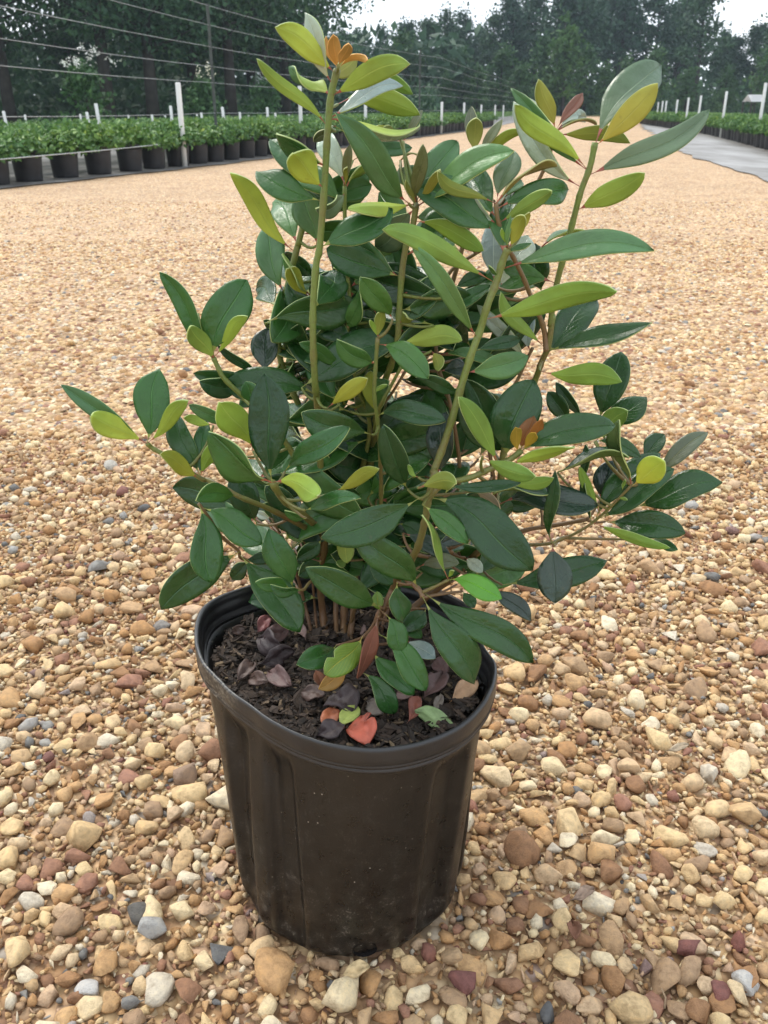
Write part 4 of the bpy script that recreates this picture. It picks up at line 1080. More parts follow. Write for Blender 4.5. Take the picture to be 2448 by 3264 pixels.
def leaf_mesh(P0, P2, width, bow, roll, twist, fold, seed, thick=.0011, lens=None, notch=0.0, shape=0.0, crumple=0.0):
    """A leaf: two faces and a margin strip. P0 base, P2 tip, bow: side offset (m), angles in degrees."""
    rd = random.Random(seed)
    chord = P2 - P0
    L = chord.length
    view = (lens - (P0 + P2) / 2).normalized()
    T = chord.normalized()
    s0 = T.cross(view).normalized()          # right-hand side as seen looking from the base along the blade
    n0 = s0.cross(T).normalized()
    rr = R(roll)
    up = n0 * math.cos(rr) - s0 * math.sin(rr)
    sag = rd.uniform(.03, .12) * L; twist += rd.uniform(-24, 24); fold += rd.uniform(-3, 13); sway = rd.uniform(-.035, .035) * L
    C = (P0 + P2) / 2 + s0 * (2 * bow) + up * (2 * sag)
    NL, M = 18, 4
    pf = .10
    pw = .60 + rd.uniform(-.07, .07)
    pe_ = 1.16 + rd.uniform(-.16, .2) + shape; acu = rd.uniform(.0, .42) if thick > .001 else .6
    wav, wph, wfr = rd.uniform(.02, .075), rd.uniform(0, 6.3), rd.uniform(4, 9)
    asym = rd.uniform(-.07, .07)
    upper, lower, uvs = [], [], []
    for i in range(NL + 1):
        t = i / NL
        t = t ** .92
        p = P0 * (1 - t) ** 2 + C * (2 * t * (1 - t)) + P2 * t * t
        p = p + s0 * (sway * math.sin(2 * math.pi * t))
        tan = (2 * (1 - t) * (C - P0) + 2 * t * (P2 - C)).normalized()
        a = R(roll + twist * max(0, (t - .35) / .65) + rd.uniform(-2, 2) * 0)
        s = tan.cross(view); s = (s - tan * s.dot(tan)).normalized() if s.length > .05 else s0
        n = s.cross(tan)
        sr = s * math.cos(a) + n * math.sin(a); nr = n * math.cos(a) - s * math.sin(a)
        q = max(0.0, (t - pf) / (1 - pf))
        w = max(.03, math.sin(math.pi * min(1, q) ** pe_) ** pw * (1 - .08 * q)) if q > 0 else .03
        if q < .3: w *= (max(q, .02) / .3) ** .28
        if q > .82: w *= 1 - acu * ((q - .82) / .18) ** 1.3
        hw = width / 2 * w
        ru, rl, uu = [], [], []
        for j in range(-M, M + 1):
            x = j / M
            f = R(fold * (1 - .35 * abs(x)))
            side = sr * (1 if j >= 0 else -1)
            ax = abs(x) * hw * (1 + asym * (1 if j > 0 else -1))
            if notch and j > 0 and .62 < t < .78: ax *= 1 - notch * (1 - abs(t - .70) / .08)
            lift = math.sin(t * wfr + wph + (1.7 if j > 0 else 0)) * wav * width * abs(x) ** 2 * min(1, q * 4)
            pt = p + side * (ax * math.cos(f)) + nr * (ax * math.sin(f) + lift)
            if crumple: pt = pt + nr * (crumple * width * (noise.noise(Vector((x * 1.9, t * 4.2, seed * 1.37))) + .5 * noise.noise(Vector((x * 5, t * 9, seed * 2.1)))))
            ru.append(pt + nr * thick * .5); rl.append(pt - nr * thick * .5); uu.append((.5 + x * .5, t))
        upper.append(ru); lower.append(rl); uvs.append(uu)
    K = 2 * M + 1
    verts = [v for r_ in upper for v in r_] + [v for r_ in lower for v in r_]
    uv = [x for r_ in uvs for x in r_] * 2
    off = (NL + 1) * K
    faces, mi = [], []
    for i in range(NL):
        pet = (i / NL) ** .92 < pf * .98
        for j in range(K - 1):
            a, b, c, d = i * K + j, i * K + j + 1, (i + 1) * K + j + 1, (i + 1) * K + j
            faces.append((a, b, c, d)); mi.append(3 if pet else 0)
            faces.append((off + d, off + c, off + b, off + a)); mi.append(3 if pet else 1)
        a, d = i * K, (i + 1) * K
        faces.append((a, d, off + d, off + a)); mi.append(3 if pet else 2)
        a, d = i * K + K - 1, (i + 1) * K + K - 1
        faces.append((off + a, off + d, d, a)); mi.append(3 if pet else 2)
    for j in range(K - 1):
        a, b = NL * K + j, NL * K + j + 1
        faces.append((a, b, off + b, off + a)); mi.append(2)
    me = pymesh('leaf', verts, faces)
    me.polygons.foreach_set('material_index', mi)
    ul = me.uv_layers.new(name='UVMap')
    li = np.empty(len(me.loops), np.int32); me.loops.foreach_get('vertex_index', li)
    ul.data.foreach_set('uv', np.array(uv, np.float32)[li].ravel())
    return me

def build_leaf(P0, P2, wpx_m, bow, roll, kind, twist, fold, seed, shape=0.0, notch=0.0):
    """wpx_m: visible width in metres at the leaf's distance."""
    r, f = R(roll), R(fold)
    cr, cl = math.cos(r + f), math.cos(r + math.pi - f)
    span = max(0, cr, cl) - min(0, cr, cl)
    L = (P2 - P0).length
    w = min(wpx_m / max(span, .25) * 2.12, .62 * L) if kind not in 'TE' else min(wpx_m / max(span, .25) * 2.12, .8 * L)
    me = leaf_mesh(P0, P2, w, bow, roll, twist, fold, seed, lens=Vector((0, 0, CAM_H)), shape=shape, notch=notch, thick=.0006 if kind in 'OUVK' else .0011)
    for m in LEAF_MATS[kind]: me.materials.append(m)
    me.polygons.foreach_set('use_smooth', [True] * len(me.polygons))
    return me

# stems first
def stem_material(name, top, low):
    t = NT(name); ob = t.node('ShaderNodeNewGeometry').outputs['Position']
    z = t.node('ShaderNodeSeparateXYZ', {'Vector': ob}).outputs['Z']
    n = t.noise(140, 4, ob)
    h = t.math('ADD', z, t.math('MULTIPLY', t.math('SUBTRACT', n, .5), .10))
    c = t.ramp(h, [(.27, low), (.37, tuple(.5 * (a + b) for a, b in zip(top, low))), (.46, tuple(.85 * a + .15 * b for a, b in zip(top, low))), (.60, top)])
    c = t.mix(t.math('MULTIPLY', t.ramp(t.noise(26, 4, ob, .6), [(.48, (0, 0, 0)), (.68, (1, 1, 1))]), .55), c, (.15, .065, .03))
    c = t.mix(t.math('MULTIPLY', t.ramp(t.noise(420, 3, ob), [(.5, (0, 0, 0)), (.7, (1, 1, 1))]), .35), c, tuple(x * .55 for x in low))
    t.set(Base_Color=c, Roughness=.5).bump(n, .4, .001)
    return t.m
STEM_MATS = {'green': stem_material('stem_green', (.125, .175, .030), (.145, .08, .032)), 'brown': stem_material('stem_brown', (.16, .105, .04), (.15, .08, .036))}
shrub = empty('shrub', (-.02, .76, SOIL_Z))
tag(shrub, 'glossy leaved broadleaf evergreen shrub growing in the large black pot', 'shrub')
stems = []                      # (object, sample points, arc radii)
inv = Vector(shrub.location)
for ln in STEMS.strip().splitlines():
    head, body = ln.split(':')
    hd = head.split(); r0, r1 = float(hd[1]), float(hd[2]); root = len(hd) > 3
    pts = []
    items = body.split(';')
    for i, it in enumerate(items):
        v, x, y, d = it.split(); U, V = full(int(v), float(x), float(y))
        if root and i == len(items) - 1:
            p = on_plane_z(U, V, SOIL_Z - .004)
            p.y = min(max(p.y, .70), .80); p.x = (U - 1224) / FPX * (p.y * math.cos(PITCH) + (CAM_H - SOIL_Z) * math.sin(PITCH))
        else:
            p = on_plane_y(U, V, Y0 + float(d) * .01)
        pts.append((*p,))
    sp = spline(pts, 5)
    n = len(sp)
    if root: sp = np.vstack([sp, sp[-1] - (0, 0, .02)])
    if root and hd[0] == 'brown': r0, r1 = r0 * .78, r1 * .72
    elif root: r1 *= .86
    rad = r0 + (r1 - r0) * np.linspace(0, 1, len(sp)) ** 2.6; rad *= .82
    # slightly swollen, slightly crooked nodes
    rad = rad * (1 + .20 * np.maximum(0, np.sin(np.arange(len(sp)) * 1.26)) ** 6)
    bm = bmesh.new()
    tube(bm, [Vector(p) - inv for p in sp], list(rad), 8)
    o = link('stem', bm_mesh('stem', bm), [STEM_MATS[hd[0]]], shrub)
    stems.append((o, sp, rad, hd[0]))
allpts = np.vstack([s[1] for s in stems]); owner = np.concatenate([[i] * len(s[1]) for i, s in enumerate(stems)])

twigs = [[] for _ in stems]
def attach(P):
    """Nearest stem point at or below the leaf base."""
    d = np.linalg.norm(allpts - np.array(P), axis=1) + np.maximum(0, allpts[:, 2] - P.z - .004) * 1.5
    i = int(np.argmin(d)); return owner[i], Vector(allpts[i])
leaf_n = 0
def add_leaf(P0, P2, wm, bow, roll, kind, twist=0, fold=12, seed=0, **k):
    global leaf_n
    si, q = attach(P0)
    gap = (P0 - q).length
    if gap > .003:
        if gap < .014: P0 = q
        else: twigs[si].append((q, P0.copy(), (P2 - P0).normalized(), kind))
    me = build_leaf(P0 - inv, P2 - inv, wm, bow, roll, kind, twist, fold, seed, **k) if False else build_leaf(P0, P2, wm, bow, roll, kind, twist, fold, seed, **k)
    me.transform(Matrix.Translation(-inv))
    o = bpy.data.objects.new('leaf', me); col.objects.link(o); o.parent = stems[si][0]
    leaf_n += 1
    return o
leaf_no = 0
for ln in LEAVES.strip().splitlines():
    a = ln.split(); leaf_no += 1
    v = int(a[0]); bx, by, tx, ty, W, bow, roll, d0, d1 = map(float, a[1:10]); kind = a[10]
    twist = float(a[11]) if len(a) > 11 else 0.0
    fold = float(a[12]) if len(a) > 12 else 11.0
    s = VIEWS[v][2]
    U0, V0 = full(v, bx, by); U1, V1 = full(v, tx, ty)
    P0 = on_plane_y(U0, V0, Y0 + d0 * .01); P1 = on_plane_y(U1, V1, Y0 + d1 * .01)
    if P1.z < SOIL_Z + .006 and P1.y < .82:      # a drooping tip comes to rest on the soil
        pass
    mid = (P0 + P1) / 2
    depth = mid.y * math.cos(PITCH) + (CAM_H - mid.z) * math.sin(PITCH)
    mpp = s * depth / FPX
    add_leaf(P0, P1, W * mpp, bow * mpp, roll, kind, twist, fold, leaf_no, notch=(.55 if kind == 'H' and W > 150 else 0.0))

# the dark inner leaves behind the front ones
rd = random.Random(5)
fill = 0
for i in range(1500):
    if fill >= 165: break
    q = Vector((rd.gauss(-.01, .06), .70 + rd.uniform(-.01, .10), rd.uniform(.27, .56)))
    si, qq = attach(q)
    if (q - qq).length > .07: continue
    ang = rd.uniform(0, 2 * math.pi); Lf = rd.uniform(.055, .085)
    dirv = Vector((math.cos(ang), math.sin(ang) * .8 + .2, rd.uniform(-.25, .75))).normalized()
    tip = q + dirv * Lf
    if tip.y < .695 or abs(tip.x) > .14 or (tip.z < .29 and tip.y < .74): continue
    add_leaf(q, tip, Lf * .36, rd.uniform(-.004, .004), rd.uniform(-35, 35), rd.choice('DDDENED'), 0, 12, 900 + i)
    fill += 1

up = 0
for i in range(900):         # mid-size leaves along the upper stems
    if up >= 26: break
    k = rd.randrange(len(allpts)); q = Vector(allpts[k])
    if not (.50 < q.z < .66 and -.09 < q.x < .09): continue
    ang = rd.uniform(0, 2 * math.pi); Lf = rd.uniform(.05, .075)
    tip = q + Vector((math.cos(ang), math.sin(ang) * .6 + .5, rd.uniform(.0, .8))).normalized() * Lf
    if tip.y < q.y + .012: continue
    add_leaf(q, tip, Lf * .36, rd.uniform(-.004, .004), rd.uniform(-30, 30), rd.choice('NNEMN'), 0, 12, 2800 + i)
    up += 1
back = 0
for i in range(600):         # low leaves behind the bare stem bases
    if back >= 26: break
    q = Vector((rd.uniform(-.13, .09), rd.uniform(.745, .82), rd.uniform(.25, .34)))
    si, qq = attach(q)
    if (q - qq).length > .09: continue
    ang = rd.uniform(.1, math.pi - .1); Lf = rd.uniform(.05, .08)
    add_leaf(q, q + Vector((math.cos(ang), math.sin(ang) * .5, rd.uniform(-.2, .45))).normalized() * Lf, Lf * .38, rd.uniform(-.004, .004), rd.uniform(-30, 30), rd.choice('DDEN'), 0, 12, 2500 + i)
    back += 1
for si, tw in enumerate(twigs):
    for q, p, dv, kind in tw:
        bm = bmesh.new()
        mid = q.lerp(p, .55) - dv * (p - q).length * .12 + Vector((0, 0, -.004))
        pts = [Vector((1 - t) ** 2 * q + 2 * t * (1 - t) * mid + t * t * p) - inv for t in (0, .2, .4, .6, .8, 1)]
        tube(bm, pts, [.0015, .0014, .0013, .0012, .0011, .0010], 6)
        link('twig', bm_mesh('twig', bm), [STEM_MATS[stems[si][3]]], stems[si][0])
# ---------------------------------------------------------------- the black nursery pot
POT_C = Vector((-.036, .672, 0)); POT_H = .247; LIP = .0235
_rim_px = [(420, 1375), (440, 1300), (540, 1262), (1040, 1390), (1075, 1430), (1060, 1500), (1000, 1570), (900, 1610), (800, 1622), (700, 1605), (620, 1570), (540, 1515), (470, 1460), (430, 1420)]
_ang, _rad = [], []
for u, v in _rim_px:
    p = G(u, v, POT_H); a = math.atan2(p.y - POT_C.y, p.x - POT_C.x); _ang.append(a); _rad.append(math.hypot(p.x - POT_C.x, p.y - POT_C.y))
for a in (R(25), R(50), R(75), R(100)): _ang.append(a); _rad.append(.139)   # the far rim behind the leaves
_o = np.argsort(_ang); _ang, _rad = np.array(_ang)[_o], np.array(_rad)[_o]
def rim_r(a):
    a = (a + math.pi) % (2 * math.pi) - math.pi
    return float(np.interp(a, np.concatenate([_ang - 2 * math.pi, _ang, _ang + 2 * math.pi]), np.tile(_rad, 3)))
NA = 360
raw = np.array([rim_r(2 * math.pi * i / NA) for i in range(NA)])
ker = np.hanning(25)[1:-1]; ker /= ker.sum()
raw = np.convolve(np.concatenate([raw[-11:], raw, raw[:11]]), ker, 'valid')
RIM = raw
edges = [-68, -51, -36, -21, 35, 51, 66, 80, 100, 115, 130, 145, 160, 175, 190, 205, 220, 235, 250, 265]
def flute(deg):
    """Raised (1) or sunk (0) panel of the wall; degrees from the side facing the camera, to the right."""
    d = (deg + 80) % 360 - 80
    val = 1.0
    for k, e in enumerate(edges):
        val += (-1 if k % 2 == 0 else 1) / (1 + math.exp(-(d - e) / .75))
    return max(0.0, min(1.0, val))
FL = [flute(math.degrees(2 * math.pi * i / NA) + 90) for i in range(NA)]
def ring(z, scale_rim, base_r, w, fl=0.0, jit=0.0):
    """w: 0 = base circle of radius base_r, 1 = the bent rim outline."""
    out = []
    for i in range(NA):
        a = 2 * math.pi * i / NA
        r = base_r * (1 - w) + RIM[i] * scale_rim * w + fl * (FL[i] - 1) * .0108
        cx = POT_C.x * w + (-.0315) * (1 - w); cy = POT_C.y * w + .648 * (1 - w)
        # the squeezed shoulder sags and leans where the rim is dented
        dent = max(0, .139 - RIM[i]) / .03 * w
        zz = z - dent * .004 * (1 if z > .2 else .4)
        if jit: r += jit * (noise.noise(Vector((math.cos(a) * 9, math.sin(a) * 9, z * 40))))
        out.append((cx + r * math.cos(a), cy + r * math.sin(a), zz))
    return out
def lathe(rings, mats=None):
    v = [p for r_ in rings for p in r_]; f = []
    for k in range(len(rings) - 1):
        for i in range(NA):
            j = (i + 1) % NA
            f.append((k * NA + i, k * NA + j, (k + 1) * NA + j, (k + 1) * NA + i))
    return v, f
def pot_material():
    t = NT('black_plastic'); ob = t.node('ShaderNodeNewGeometry').outputs['Position']
    z = t.node('ShaderNodeSeparateXYZ', {'Vector': ob}).outputs['Z']
    big, mid, fine = t.noise(14, 5, ob), t.noise(70, 5, ob, .65), t.noise(520, 4, ob, .7)
    base = t.ramp(big, [(.3, (.0048, .0046, .0045)), (.75, (.0080, .0073, .0068))])
    # dust splashed up from the gravel, thickest near the foot
    low = t.ramp(z, [(.0, (1, 1, 1)), (.055, (.75, .75, .75)), (.11, (.22, .22, .22)), (.2, (.10, .10, .10)), (.26, (.03, .03, .03))])
    sp = t.ramp(t.math('ADD', fine, t.math('MULTIPLY', t.math('SUBTRACT', mid, .5), .9)), [(.60, (0, 0, 0)), (.82, (1, 1, 1))])
    dust = t.math('MULTIPLY', t.math('MULTIPLY', sp, low), .75)
    base = t.mix(dust, base, (.22, .19, .155))
    film = t.math('MULTIPLY', t.math('MULTIPLY', low, t.ramp(mid, [(.35, (0, 0, 0)), (.75, (1, 1, 1))])), .22)
    base = t.mix(film, base, (.11, .085, .06))
    vor = t.node('ShaderNodeTexVoronoi', {'Scale': 150.0}); t.l.new(ob, vor.inputs['Vector'])
    fleck = t.math('MULTIPLY', t.ramp(vor.outputs['Distance'], [(.07, (1, 1, 1)), (.11, (0, 0, 0))]), t.ramp(t.noise(33, 2, ob), [(.55, (0, 0, 0)), (.62, (1, 1, 1))]))
    base = t.mix(t.math('MULTIPLY', fleck, .7), base, (.35, .31, .25))
    t.set(Base_Color=base, Roughness=t.ramp(mid, [(.3, (.24,) * 3), (.7, (.40,) * 3)]))
    t.b.inputs['Specular IOR Level'].default_value = .5
    t.bump(t.math('ADD', fine, t.math('MULTIPLY', mid, 2)), .12, .002)
    return t.m
def rim_material():
    t = NT('rim_plastic'); ob = t.node('ShaderNodeNewGeometry').outputs['Position']
    mid, fine = t.noise(40, 5, ob, .6), t.noise(300, 4, ob, .7)
    base = t.ramp(mid, [(.3, (.014, .014, .0145)), (.75, (.022, .0215, .022))])
    # a pale scuff where the rim was bent
    v = t.node('ShaderNodeVectorMath', operation='DISTANCE'); t.l.new(ob, v.inputs[0]); v.inputs[1].default_value = (-.152, .625, .238)
    near = t.ramp(v.outputs['Value'], [(.0, (1, 1, 1)), (.025, (.6, .6, .6)), (.042, (0, 0, 0))])
    sc = t.math('MULTIPLY', near, t.ramp(t.math('ADD', fine, t.math('MULTIPLY', mid, .4)), [(.66, (0, 0, 0)), (.85, (1, 1, 1))]))
    base = t.mix(t.math('MULTIPLY', sc, .8), base, (.33, .30, .24))
    t.set(Base_Color=base, Roughness=t.ramp(mid, [(.3, (.28,) * 3), (.7, (.42,) * 3)]))
    t.bump(t.math('ADD', fine, mid), .1, .002)
    return t.m
POT_M, RIM_M = pot_material(), rim_material()
pot = empty('nursery_pot', (-.03, .672, 0))
tag(pot, 'large black plastic nursery pot with a dented rim standing alone on gravel in front', 'pot')
pi = Vector(pot.location)
def pot_part(name, rings, mat, extra=None):
    v, f = lathe(rings)
    if extra: extra(v, f)
    me = pymesh(name, [Vector(p) - pi for p in v], f)
    return link(name, me, [mat], pot)
B = .1045
wall = []
for z, bs, w, fl in ((.008, .097, 0, 0), (.008, .0995, 0, .0), (.0095, .1025, 0, .12), (.014, .1052, .0, .35), (.021, .1072, .0, .65), (.034, .1086, .04, 1), (.07, .110, .16, 1), (.11, .111, .34, 1), (.15, .112, .56, 1), (.178, .113, .74, 1), (.192, .114, .86, .85), (.202, .115, .93, .5), (.210, .116, .97, .15), (.216, .117, 1.0, 0), (POT_H - LIP - .0022, .118, 1.0, 0)):
    wall.append(ring(z, .938, bs, w, fl, .0006 if z > .02 else .0016))
# inside wall going back down to the soil
for z, sc in ((POT_H - LIP - .0022, .928), (.21, .895), (.19, .85), (.16, .82)):
    wall.append(ring(z, sc, .11, .96))
def foot(v, f): f.append(tuple(range(NA))[::-1])
pot_part('wall', wall, POT_M, foot)
lip = []
for dz, sc in ((-LIP - .001, .932), (-LIP - .0012, .984), (-LIP, .990), (-LIP + .0014, .992), (-LIP + .0024, .985), (-LIP + .0036, .985), (-LIP + .0046, .994), (-LIP + .0062, .998), (-LIP + .0068, .992), (-LIP + .0076, .996), (-.010, .998), (-.0035, 1.0), (-.0012, .998), (0, .990), (.0, .978), (-.0016, .968), (-.006, .958), (-.009, .966), (-.0105, .954), (-.018, .95), (-.0192, .956), (-.0205, .944), (-.030, .938)):
    lip.append(ring(POT_H + dz, sc, .12, 1.0, 0, .0004))
pot_part('rim', lip, RIM_M)
# drain hole at the foot, with its flap of plastic
HOLE = plain('hole_shadow', (.006, .005, .005), .8, .1)
for cx in (-82,):
    bm = bmesh.new()
    a = R(cx)
    c = Vector((-.0315 + .1072 * math.cos(a), .649 + .1072 * math.sin(a), .0225))
    nrm = Vector((math.cos(a), math.sin(a), 0)); side = Vector((-math.sin(a), math.cos(a), 0))
    ringv = [bm.verts.new(c + nrm * .0022 + side * (.0105 * math.cos(t)) + Vector((0, 0, .0085 * math.sin(t))) - pi) for t in np.linspace(0, 2 * math.pi, 18, endpoint=False)]
    inner = [bm.verts.new(c - nrm * .0012 + side * (.009 * math.cos(t)) + Vector((0, 0, .007 * math.sin(t))) - pi) for t in np.linspace(0, 2 * math.pi, 18, endpoint=False)]
    for k in range(18): bm.faces.new((ringv[k], ringv[(k + 1) % 18], inner[(k + 1) % 18], inner[k]))
    bm.faces.new(inner)
    link('drain_hole', bm_mesh('drain_hole', bm), [HOLE], pot)

# ---------------------------------------------------------------- soil, bark chips and fallen leaves in the pot
def soil_material():
    t = NT('potting_soil'); ob = t.coord()
    n1, n2 = t.noise(60, 6, ob, .7), t.noise(240, 4, ob, .7)
    c = t.ramp(n1, [(.3, (.012, .009, .007)), (.55, (.028, .020, .014)), (.75, (.06, .042, .028))])
    t.set(Base_Color=c, Roughness=.9).bump(t.math('ADD', n1, t.math('MULTIPLY', n2, .5)), .9, .01)
    return t.m
sv, sf = [], []
NR = 22
for k in range(NR + 1):
    for i in range(64):
        a = 2 * math.pi * i / 64; r = k / NR
        rr_ = r * .888 * RIM[int(i * NA / 64)]
        x, y = POT_C.x + rr_ * math.cos(a), POT_C.y + rr_ * math.sin(a)
        z = SOIL_Z + .010 * noise.noise(Vector((x * 22, y * 22, 3))) + .005 * noise.noise(Vector((x * 70, y * 70, 1))) - .006 * r ** 4
        sv.append((x, y, z))
for k in range(NR):
    for i in range(64):
        j = (i + 1) % 64
        sf.append((k * 64 + i, (k + 1) * 64 + i, (k + 1) * 64 + j, k * 64 + j))
soil = link('potting_soil', pymesh('potting_soil', sv, sf), [soil_material()])
tag(soil, 'dark damp potting soil filling the black pot', 'soil', kind='stuff')
def soil_z(x, y): return SOIL_Z + .010 * noise.noise(Vector((x * 22, y * 22, 3))) + .005 * noise.noise(Vector((x * 70, y * 70, 1)))
def in_pot(rmax=.90):
    while True:
        a = random.uniform(0, 2 * math.pi); r = math.sqrt(random.random()) * rmax * RIM[int(a / (2 * math.pi) * NA) % NA]
        return POT_C.x + r * math.cos(a), POT_C.y + r * math.sin(a)
# bark and wood chips: too many and too small to count
V, F, A = [], [], []
for i in range(3400):
    x, y = in_pot(.875); z = soil_z(x, y)
    l, w, h = random.choice((.003, .005, .008, .012, .017)) * random.uniform(.7, 1.3), random.uniform(.0015, .0055), random.uniform(.0006, .0022)
    M_ = Matrix.Translation((x, y, z + .0015 + random.uniform(0, .003))) @ Matrix.Rotation(random.uniform(0, 6.3), 4, 'Z') @ Matrix.Rotation(random.gauss(0, .35), 4, 'Y') @ Matrix.Rotation(random.gauss(0, .5), 4, 'X')
    b0 = len(V)
    for sx, sy, sz in ((-1, -1, -1), (1, -.7, -1), (.9, 1, -1), (-.8, .8, -1), (-.9, -.8, 1), (.8, -.6, 1), (.9, .7, 1), (-.7, .9, 1)):
        V.append(M_ @ Vector((sx * l / 2 * random.uniform(.7, 1.1), sy * w / 2 * random.uniform(.7, 1.2), sz * h / 2)))
    ci = random.random()
    A += [ci] * 8
    F += [[b0 + k for k in q] for q in ((3, 2, 1, 0), (4, 5, 6, 7), (0, 1, 5, 4), (1, 2, 6, 5), (2, 3, 7, 6), (3, 0, 4, 7))]
for i in range(260):      # flakes of leaf litter
    x, y = in_pot(.85); z = soil_z(x, y) + .003
    l = random.uniform(.005, .013); M_ = Matrix.Translation((x, y, z)) @ Matrix.Rotation(random.uniform(0, 6.3), 4, 'Z') @ Matrix.Rotation(random.gauss(0, .4), 4, 'Y') @ Matrix.Rotation(random.gauss(0, .4), 4, 'X')
    b0 = len(V); up = random.uniform(.1, .5) * l
    for px, py, pz in ((-1, -.3, 0), (0, -.6, -.2), (1, -.2, .6), (-.8, .4, .5), (.1, .5, .2), (.8, .5, 0), (0, -.05, -.3), (.4, 0, .1)):
        V.append(M_ @ Vector((px * l * random.uniform(.7, 1.2), py * l * random.uniform(.7, 1.2), pz * up)))
    A += [random.choice((.3, .55, .62, .7, .8))] * 8
    F += [[b0 + k for k in q] for q in ((0, 1, 6, 3), (1, 2, 7, 6), (3, 6, 7, 4), (4, 7, 2, 5))]
t = NT('bark_chip'); at = t.node('ShaderNodeAttribute', attribute_name='tone').outputs['Fac']
t.set(Base_Color=t.mix(.3, t.ramp(at, [(0, (.009, .007, .006)), (.45, (.021, .014, .011)), (.72, (.048, .030, .021)), (.9, (.09, .058, .038)), (.975, (.20, .14, .08)), (1, (.3, .22, .12))]), t.ramp(t.noise(400, 3, t.coord()), [(.3, (.01, .008, .006)), (.8, (.12, .08, .05))])), Roughness=.85)
me = npmesh('bark_mulch', np.array([tuple(v) for v in V]), np.array(F), {'tone': A}); me.polygons.foreach_set('use_smooth', [False] * len(me.polygons))
tag(link('bark_mulch', me, [t.m], smooth=False), 'crumbly dark bark chips scattered over the soil in the pot', 'mulch', kind='stuff')

FALLEN = [  # view 8 (base, tip, width, roll, colour, label)
 (905, 935, 880, 795, 130, 8, 'red_pink', 'bright red round fallen leaf with a bitten edge at the front of the pot soil'),
 (700, 850, 725, 750, 78, 10, 'rust', 'rust orange fallen leaf lying on dark soil left of the red one'),
 (760, 830, 845, 735, 70, 14, 'yellow_green', 'small yellow green fallen leaf between the rust and red leaves'),
 (1310, 700, 1448, 615, 84, 8, 'peach', 'peach coloured fallen leaf with purple blotch near the right rim'),
 (1100, 800, 1160, 690, 60, -10, 'rust_dark', 'dark rust fallen leaf standing against the green leaf half'),
 (1365, 815, 1140, 765, 80, 172, 'pale_green', 'pale green upturned fallen leaf under the right front rim'),
 (340, 350, 410, 290, 66, 10, 'plum_pink', 'pink plum curled dead leaf at the left of the stems'),
 (360, 400, 500, 340, 90, 0, 'plum', 'mauve dead leaf lying behind the plum pile left of the stems'),
 (350, 370, 480, 450, 120, 14, 'plum_dark', 'dark plum dead leaf on top of the pile left of the stems'),
 (350, 500, 530, 450, 110, -10, 'plum_dark', 'slate purple dead leaf forming the front of the plum pile'),
 (400, 540, 520, 640, 90, 15, 'plum', 'curled mauve brown dead leaf in front of the plum pile'),
 (300, 560, 400, 620, 70, 0, 'brown', 'brown crumpled dead leaf near the left dented rim'),
 (560, 640, 690, 690, 80, 8, 'brown', 'brown curled dead leaf below the low orange leaf'),
 (740, 650, 830, 770, 150, 0, 'plum_dark', 'broad dark plum dead leaf behind the rust and yellow leaves'),
 (640, 870, 790, 840, 90, 14, 'plum_dark', 'folded dark dead leaf at the foot of the rust leaf'),
 (1180, 690, 1280, 570, 96, 0, 'plum', 'mauve lobed dead leaf under the big drooping green leaf'),
 (1230, 480, 1310, 570, 70, 10, 'plum', 'mauve dead leaf half hidden behind the big drooping leaf'),
 (1045, 645, 1130, 690, 50, 0, 'pink_grey', 'pinkish grey dead leaf tucked beside the lowest green leaf'),
 (1250, 760, 1270, 680, 40, 0, 'grey', 'small grey brown bark like leaf left of the peach leaf'),
 (590, 380, 560, 310, 50, 10, 'pink_grey', 'greyish mauve dead leaf against the left thin stems'),
 (215, 340, 290, 345, 46, 0, 'brown', 'small tan brown leaf fragment at the back left of the pot'),
 (880, 330, 890, 360, 50, 0, 'pink_grey', 'pale pinkish leaf fragment behind the dead hanging leaf'),
 (900, 690, 980, 780, 60, 0, 'grey', 'grey mottled bark like leaf behind the red round leaf'),
 (240, 600, 330, 520, 70, 20, 'brown', 'brown cupped dead leaf close to the left rim'),
]
FC = {'red_pink': (.42, .09, .05), 'rust': (.34, .105, .045), 'yellow_green': (.32, .38, .09), 'peach': (.50, .30, .17), 'rust_dark': (.22, .065, .04), 'pale_green': (.27, .38, .16),
      'plum_pink': (.19, .065, .06), 'plum': (.115, .062, .055), 'plum_dark': (.046, .030, .030), 'brown': (.085, .05, .038), 'pink_grey': (.22, .14, .12), 'grey': (.16, .13, .105)}
for i, (bx, by, tx, ty, W, roll, c, lab) in enumerate(FALLEN):
    ps = []
    for x, y in ((bx, by), (tx, ty)):
        U, V_ = full(8, x, y); p = on_plane_z(U, V_, SOIL_Z + .006); p.z = max(SOIL_Z, soil_z(p.x, p.y)) + .006
        p = on_plane_z(U, V_, p.z); ps.append(p)
    L = (ps[1] - ps[0]).length
    mpp = .63291 * .75 / FPX
    ps[1].z += .006; 
    me = leaf_mesh(ps[0], ps[1], min(W * mpp * 1.3, L * 1.3), 0, roll, random.uniform(-50, 50), 22, 3000 + i, lens=Vector((0, 0, CAM_H)), notch=.9 if c == 'red_pink' else 0, shape=-.1, crumple=.17 if c[:4] in ('plum', 'brow', 'pink', 'grey') else .08)
    mu = FC[c]
    key = 'fallen_' + c
    m = bpy.data.materials.get(key)
    if not m:
        t = NT(key); ob = t.coord(); n = t.noise(70, 5, ob, .65)
        t.set(Base_Color=t.ramp(n, [(.28, tuple(x * .45 for x in mu)), (.45, tuple(x * .9 for x in mu)), (.75, tuple(min(1, x * 1.3) for x in mu))]), Roughness=.55).bump(n, .5, .003); m = t.m
    o = link('fallen_leaf', me, [m, m, m, m])
    tag(o, lab, 'leaf')

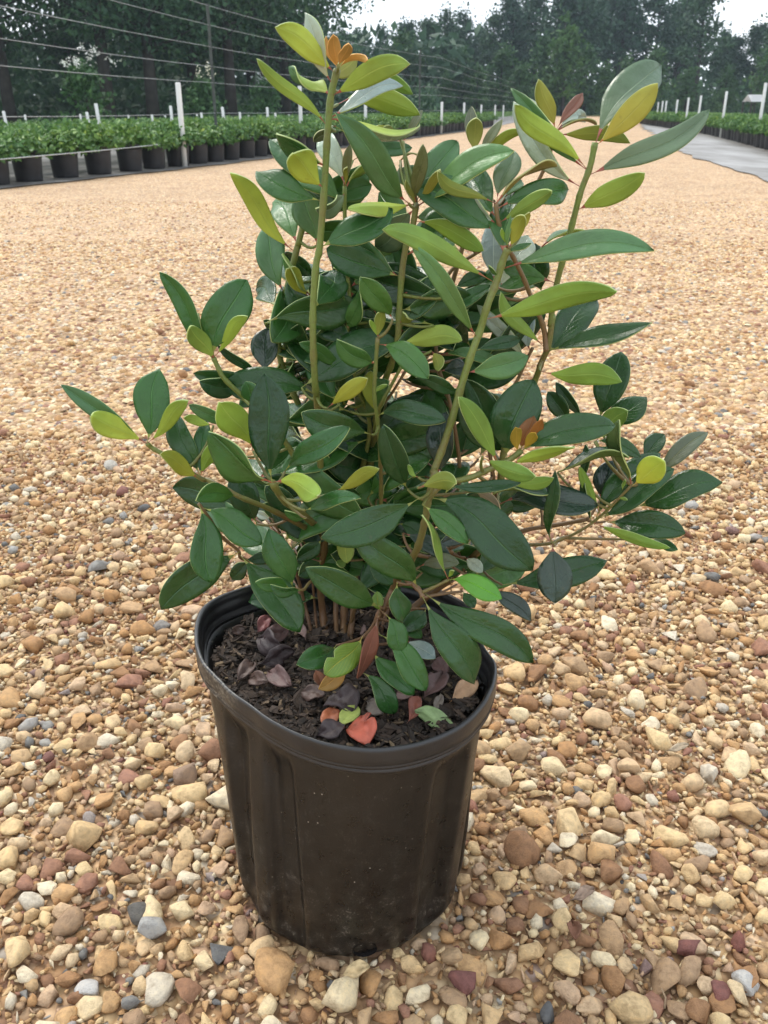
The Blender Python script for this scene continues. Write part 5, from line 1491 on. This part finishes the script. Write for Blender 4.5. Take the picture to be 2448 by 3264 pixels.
# dry litter lying on the gravel
LITTER = [  # photo points of base and tip, width in metres, colour, label
 ((1085, 3110), (1180, 3078), .014, (.50, .37, .20), 'dry straw coloured dead leaf on gravel under the front of the pot'),
 ((1815, 2870), (1895, 2835), .012, (.24, .17, .125), 'dry grey brown dead leaf on gravel right of the pot'),
 ((1820, 2935), (1835, 2995), .014, (.16, .075, .045), 'curled red brown dead leaf standing in the gravel right of the pot'),
 ((2120, 2395), (2195, 2375), .010, (.33, .26, .18), 'pale dry leaf on the gravel far right of the pot')]
for i, (a, b, w, c, lab) in enumerate(LITTER):
    A_, B_ = on_plane_z(*a, .016), on_plane_z(*b, .019)
    me = leaf_mesh(A_, B_, w, 0, 10, 20, 26, 5200 + i, lens=Vector((0, 0, CAM_H)), crumple=.22)
    m = plain('dry_leaf_%d' % i, c, .7, .2, .35, 120)
    tag(link('dead_leaf', me, [m, m, m, m]), lab, 'leaf')
p = on_plane_z(693, 2537, .012)
bm = bmesh.new(); bmesh.ops.create_cube(bm, size=1)
for v in bm.verts: v.co = Vector((v.co.x * .014 * random.uniform(.85, 1.1), v.co.y * .010 * random.uniform(.85, 1.1), v.co.z * .006))
bmesh.ops.bevel(bm, geom=bm.edges[:], offset=.0008, segments=1, affect='EDGES')
o = link('wood_chip', bm_mesh('wood_chip', bm), [plain('charred_wood', (.03, .024, .022), .8, .2, .4, 200)], smooth=False); o.location = p; o.rotation_euler = (.2, .1, .2)
tag(o, 'small dark charred wood chip on gravel beside the left wall of the pot', 'wood chip')
for a, b, lab in (((2118, 3215), (2108, 3150), 'thin dry twig poking from the gravel at bottom right'), ((2190, 2370), (2210, 2345), 'thin pale dry stalk on the gravel far right of the pot')):
    A_, B_ = on_plane_z(*a, .012), on_plane_z(*b, .022); bm = bmesh.new()
    tube(bm, [A_, A_.lerp(B_, .5) + Vector((.002, 0, .001)), B_], [.0011, .0009, .0006], 5)
    tag(link('dry_twig', bm_mesh('dry_twig', bm), [plain('dry_twig', (.30, .21, .13), .8, .2, .3, 100)]), lab, 'twig')
